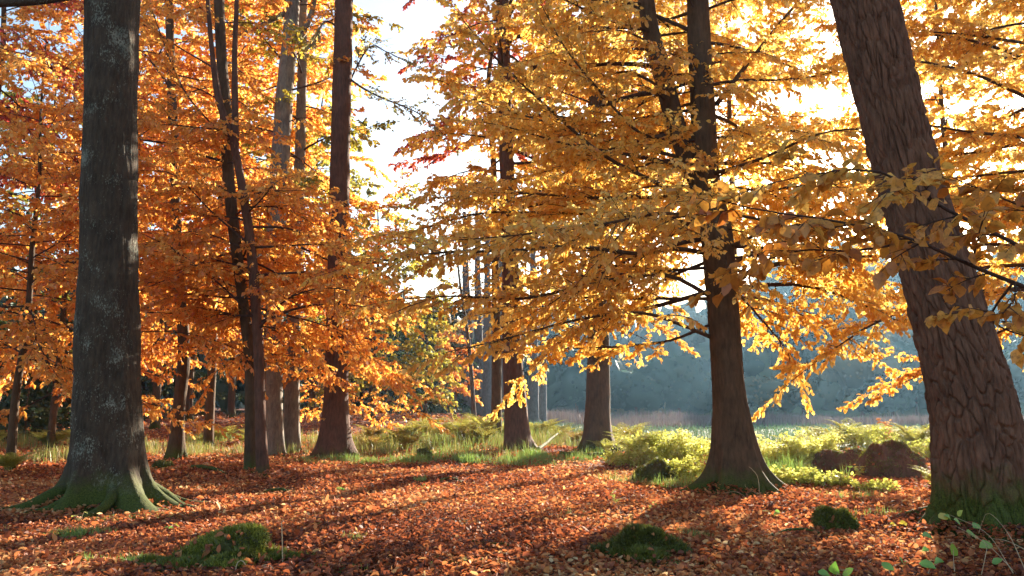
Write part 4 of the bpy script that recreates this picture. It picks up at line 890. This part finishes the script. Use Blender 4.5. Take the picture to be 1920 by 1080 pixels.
def bramble(label, pts, stems_, name='bramble', leaf=GREENLEAF):
    c = ground_at(*stems_[0][0][:2]); rt = root(name, c, label, 'bramble'); gs, gl2 = Geo(), Geo(); rng = np.random.default_rng(int(pts[0][0]))
    for s in stems_:
        P = np.array([at(*p) for p in s[:]]); P = resample(np.c_[P, np.zeros(len(P))], 14)[:, :3]; v, q = tubes(P[None], np.linspace(.0045, .002, 14)[None], 4); gs.add(v, q=q)
    for px, py, dd, s, tn in pts:
        p = at(px, py, dd); near_ = None
        ax = np.array([[rng.uniform(-1, 1), -.3, rng.uniform(-.2, .5)]]); nr = np.array([[rng.normal(0, .2), -.8, .9]])
        v, f, kk = leaves(p[None] - unit(ax) * s * .5, ax, nr, np.array([s]), near=True); v[:, :] = p + (v - p) * 1.0; gl2.add(v, t=f, a=np.full(kk, tn))
    gs.build('stem', STRAW, rt, c, tint=False); gl2.build('leaves', leaf, rt, c); return rt
b = 8.0
bramble('bramble with broad green leaves on arching stalks at the foot of the leaning trunk',
        [(1778, 970, b, .10, .55), (1795, 978, b, .11, .6), (1738, 1004, b - .2, .12, .5), (1820, 1000, b, .14, .55), (1848, 1022, b - .3, .15, .7), (1788, 1030, b - .3, .16, .65), (1768, 968, b, .13, 1.0),
         (1830, 986, b, .12, .5), (1735, 1030, b - .3, .08, .4), (1800, 962, b, .08, .8), (1870, 1052, b - .4, .1, .5), (1700, 1060, b - .4, .1, .5)],
        [[(1900, 1075, 7.2), (1850, 1000, 7.8), (1780, 965, 8)], [(1900, 1070, 7.2), (1850, 1020, 7.6), (1790, 985, 8)], [(1840, 1078, 7.2), (1850, 1030, 7.5), (1848, 1020, 7.6)], [(1925, 1075, 7), (1890, 1000, 7.5), (1852, 962, 8), (1835, 1000, 7.9)],
         [(1790, 1075, 7.3), (1788, 1050, 7.5), (1788, 1030, 7.6)], [(1940, 1040, 7.2), (1890, 1015, 7.4), (1860, 1010, 7.6)]])
bramble('low green leafy weed at the bottom edge right of the lone mossy rock',
        [(1565, 1066, 7.0, .13, .6), (1590, 1072, 7, .12, .65), (1545, 1075, 7, .1, .5), (1665, 1062, 7.1, .12, .5), (1740, 1060, 7.1, .14, .6), (1690, 1050, 7.2, .08, .5), (1760, 1052, 7.2, .1, .55)],
        [[(1570, 1078, 7), (1572, 1070, 7), (1590, 1068, 7)], [(1670, 1078, 7), (1668, 1066, 7.1), (1690, 1055, 7.2)], [(1740, 1075, 7), (1745, 1065, 7.1), (1760, 1056, 7.2)]], name='weed')
gg = Geo(); rng = np.random.default_rng(260); n = 170   # small twigs scattered over the leaves
x, y = wedge(rng, n, 5.5, 22); a = rng.uniform(0, 6.28, n); L = rng.uniform(.15, .6, n); t = np.linspace(-.5, .5, 6)
X = x[:, None] + np.cos(a)[:, None] * L[:, None] * t + rng.normal(0, .012, (n, 6)); Y = y[:, None] + np.sin(a)[:, None] * L[:, None] * t + rng.normal(0, .012, (n, 6))
v, q = tubes(np.stack([X, Y, gh(X, Y) + .045 + rng.normal(0, .006, (n, 6))], -1), (rng.uniform(.003, .008, (n, 1)) * np.linspace(1, .4, 6)[None]), 4); gg.add(v, q=q)
tag(gg.build('twig_litter', TWIG, tint=False), kind='stuff')
def stalks(label, sets):
    c = ground_at(*sets[0][0][:2]); gs = Geo()
    for s in sets:
        P = np.array([at(*p) for p in s]); P = resample(np.c_[P, np.zeros(len(P))], 16)[:, :3]; v, q = tubes(P[None], np.linspace(.006, .003, 16)[None], 4); gs.add(v, q=q)
    return tag(gs.build('dry_stalks', STRAW, origin=c, tint=False), label, 'stalks')
a = CD - .9
stalks('thin pale dry stalks curving up in front of the forked beech roots',
       [[(1418, 962, a), (1400, 935, a), (1380, 922, a), (1355, 925, a)], [(1425, 965, a), (1422, 900, a), (1410, 880, a), (1404, 875, a)], [(1445, 955, a), (1425, 930, a), (1400, 915, a), (1397, 908, a)], [(1368, 960, a), (1352, 945, a), (1345, 930, a)]])
stalks('pale bent grass stalk in front of the wide mound', [[(440, 1078, 7.2), (445, 1056, 7.3), (455, 1052, 7.3), (470, 1072, 7.2)], [(478, 1078, 7.2), (490, 1062, 7.3), (505, 1060, 7.3), (520, 1074, 7.2)], [(530, 1060, 7.6), (529, 1010, 7.7), (528, 978, 7.8)]])

# ------------------------------------------------------------------ the hazy air
def hazebox(lo, hi, dens, col, an):
    V = np.array([[x, y, z] for z in (lo[2], hi[2]) for y in (lo[1], hi[1]) for x in (lo[0], hi[0])])
    q = np.array([[0, 2, 3, 1], [4, 5, 7, 6], [0, 1, 5, 4], [2, 6, 7, 3], [0, 4, 6, 2], [1, 3, 7, 5]])
    m, t, out = newmat('haze'); p = N(t, 'ShaderNodeVolumePrincipled'); p.inputs['Color'].default_value = (*col, 1); p.inputs['Density'].default_value = dens; p.inputs['Anisotropy'].default_value = an
    t.links.new(p.outputs[0], out.inputs['Volume']); o = mesh('haze', V, m, quads=q); tag(o, kind='stuff'); return o
hazebox((-480, -80, -6), (480, 520, 62), .00034, (.38, .68, 1.0), .5)
print('LEAFTRIS', sum(len(m.polygons) for m in bpy.data.meshes))
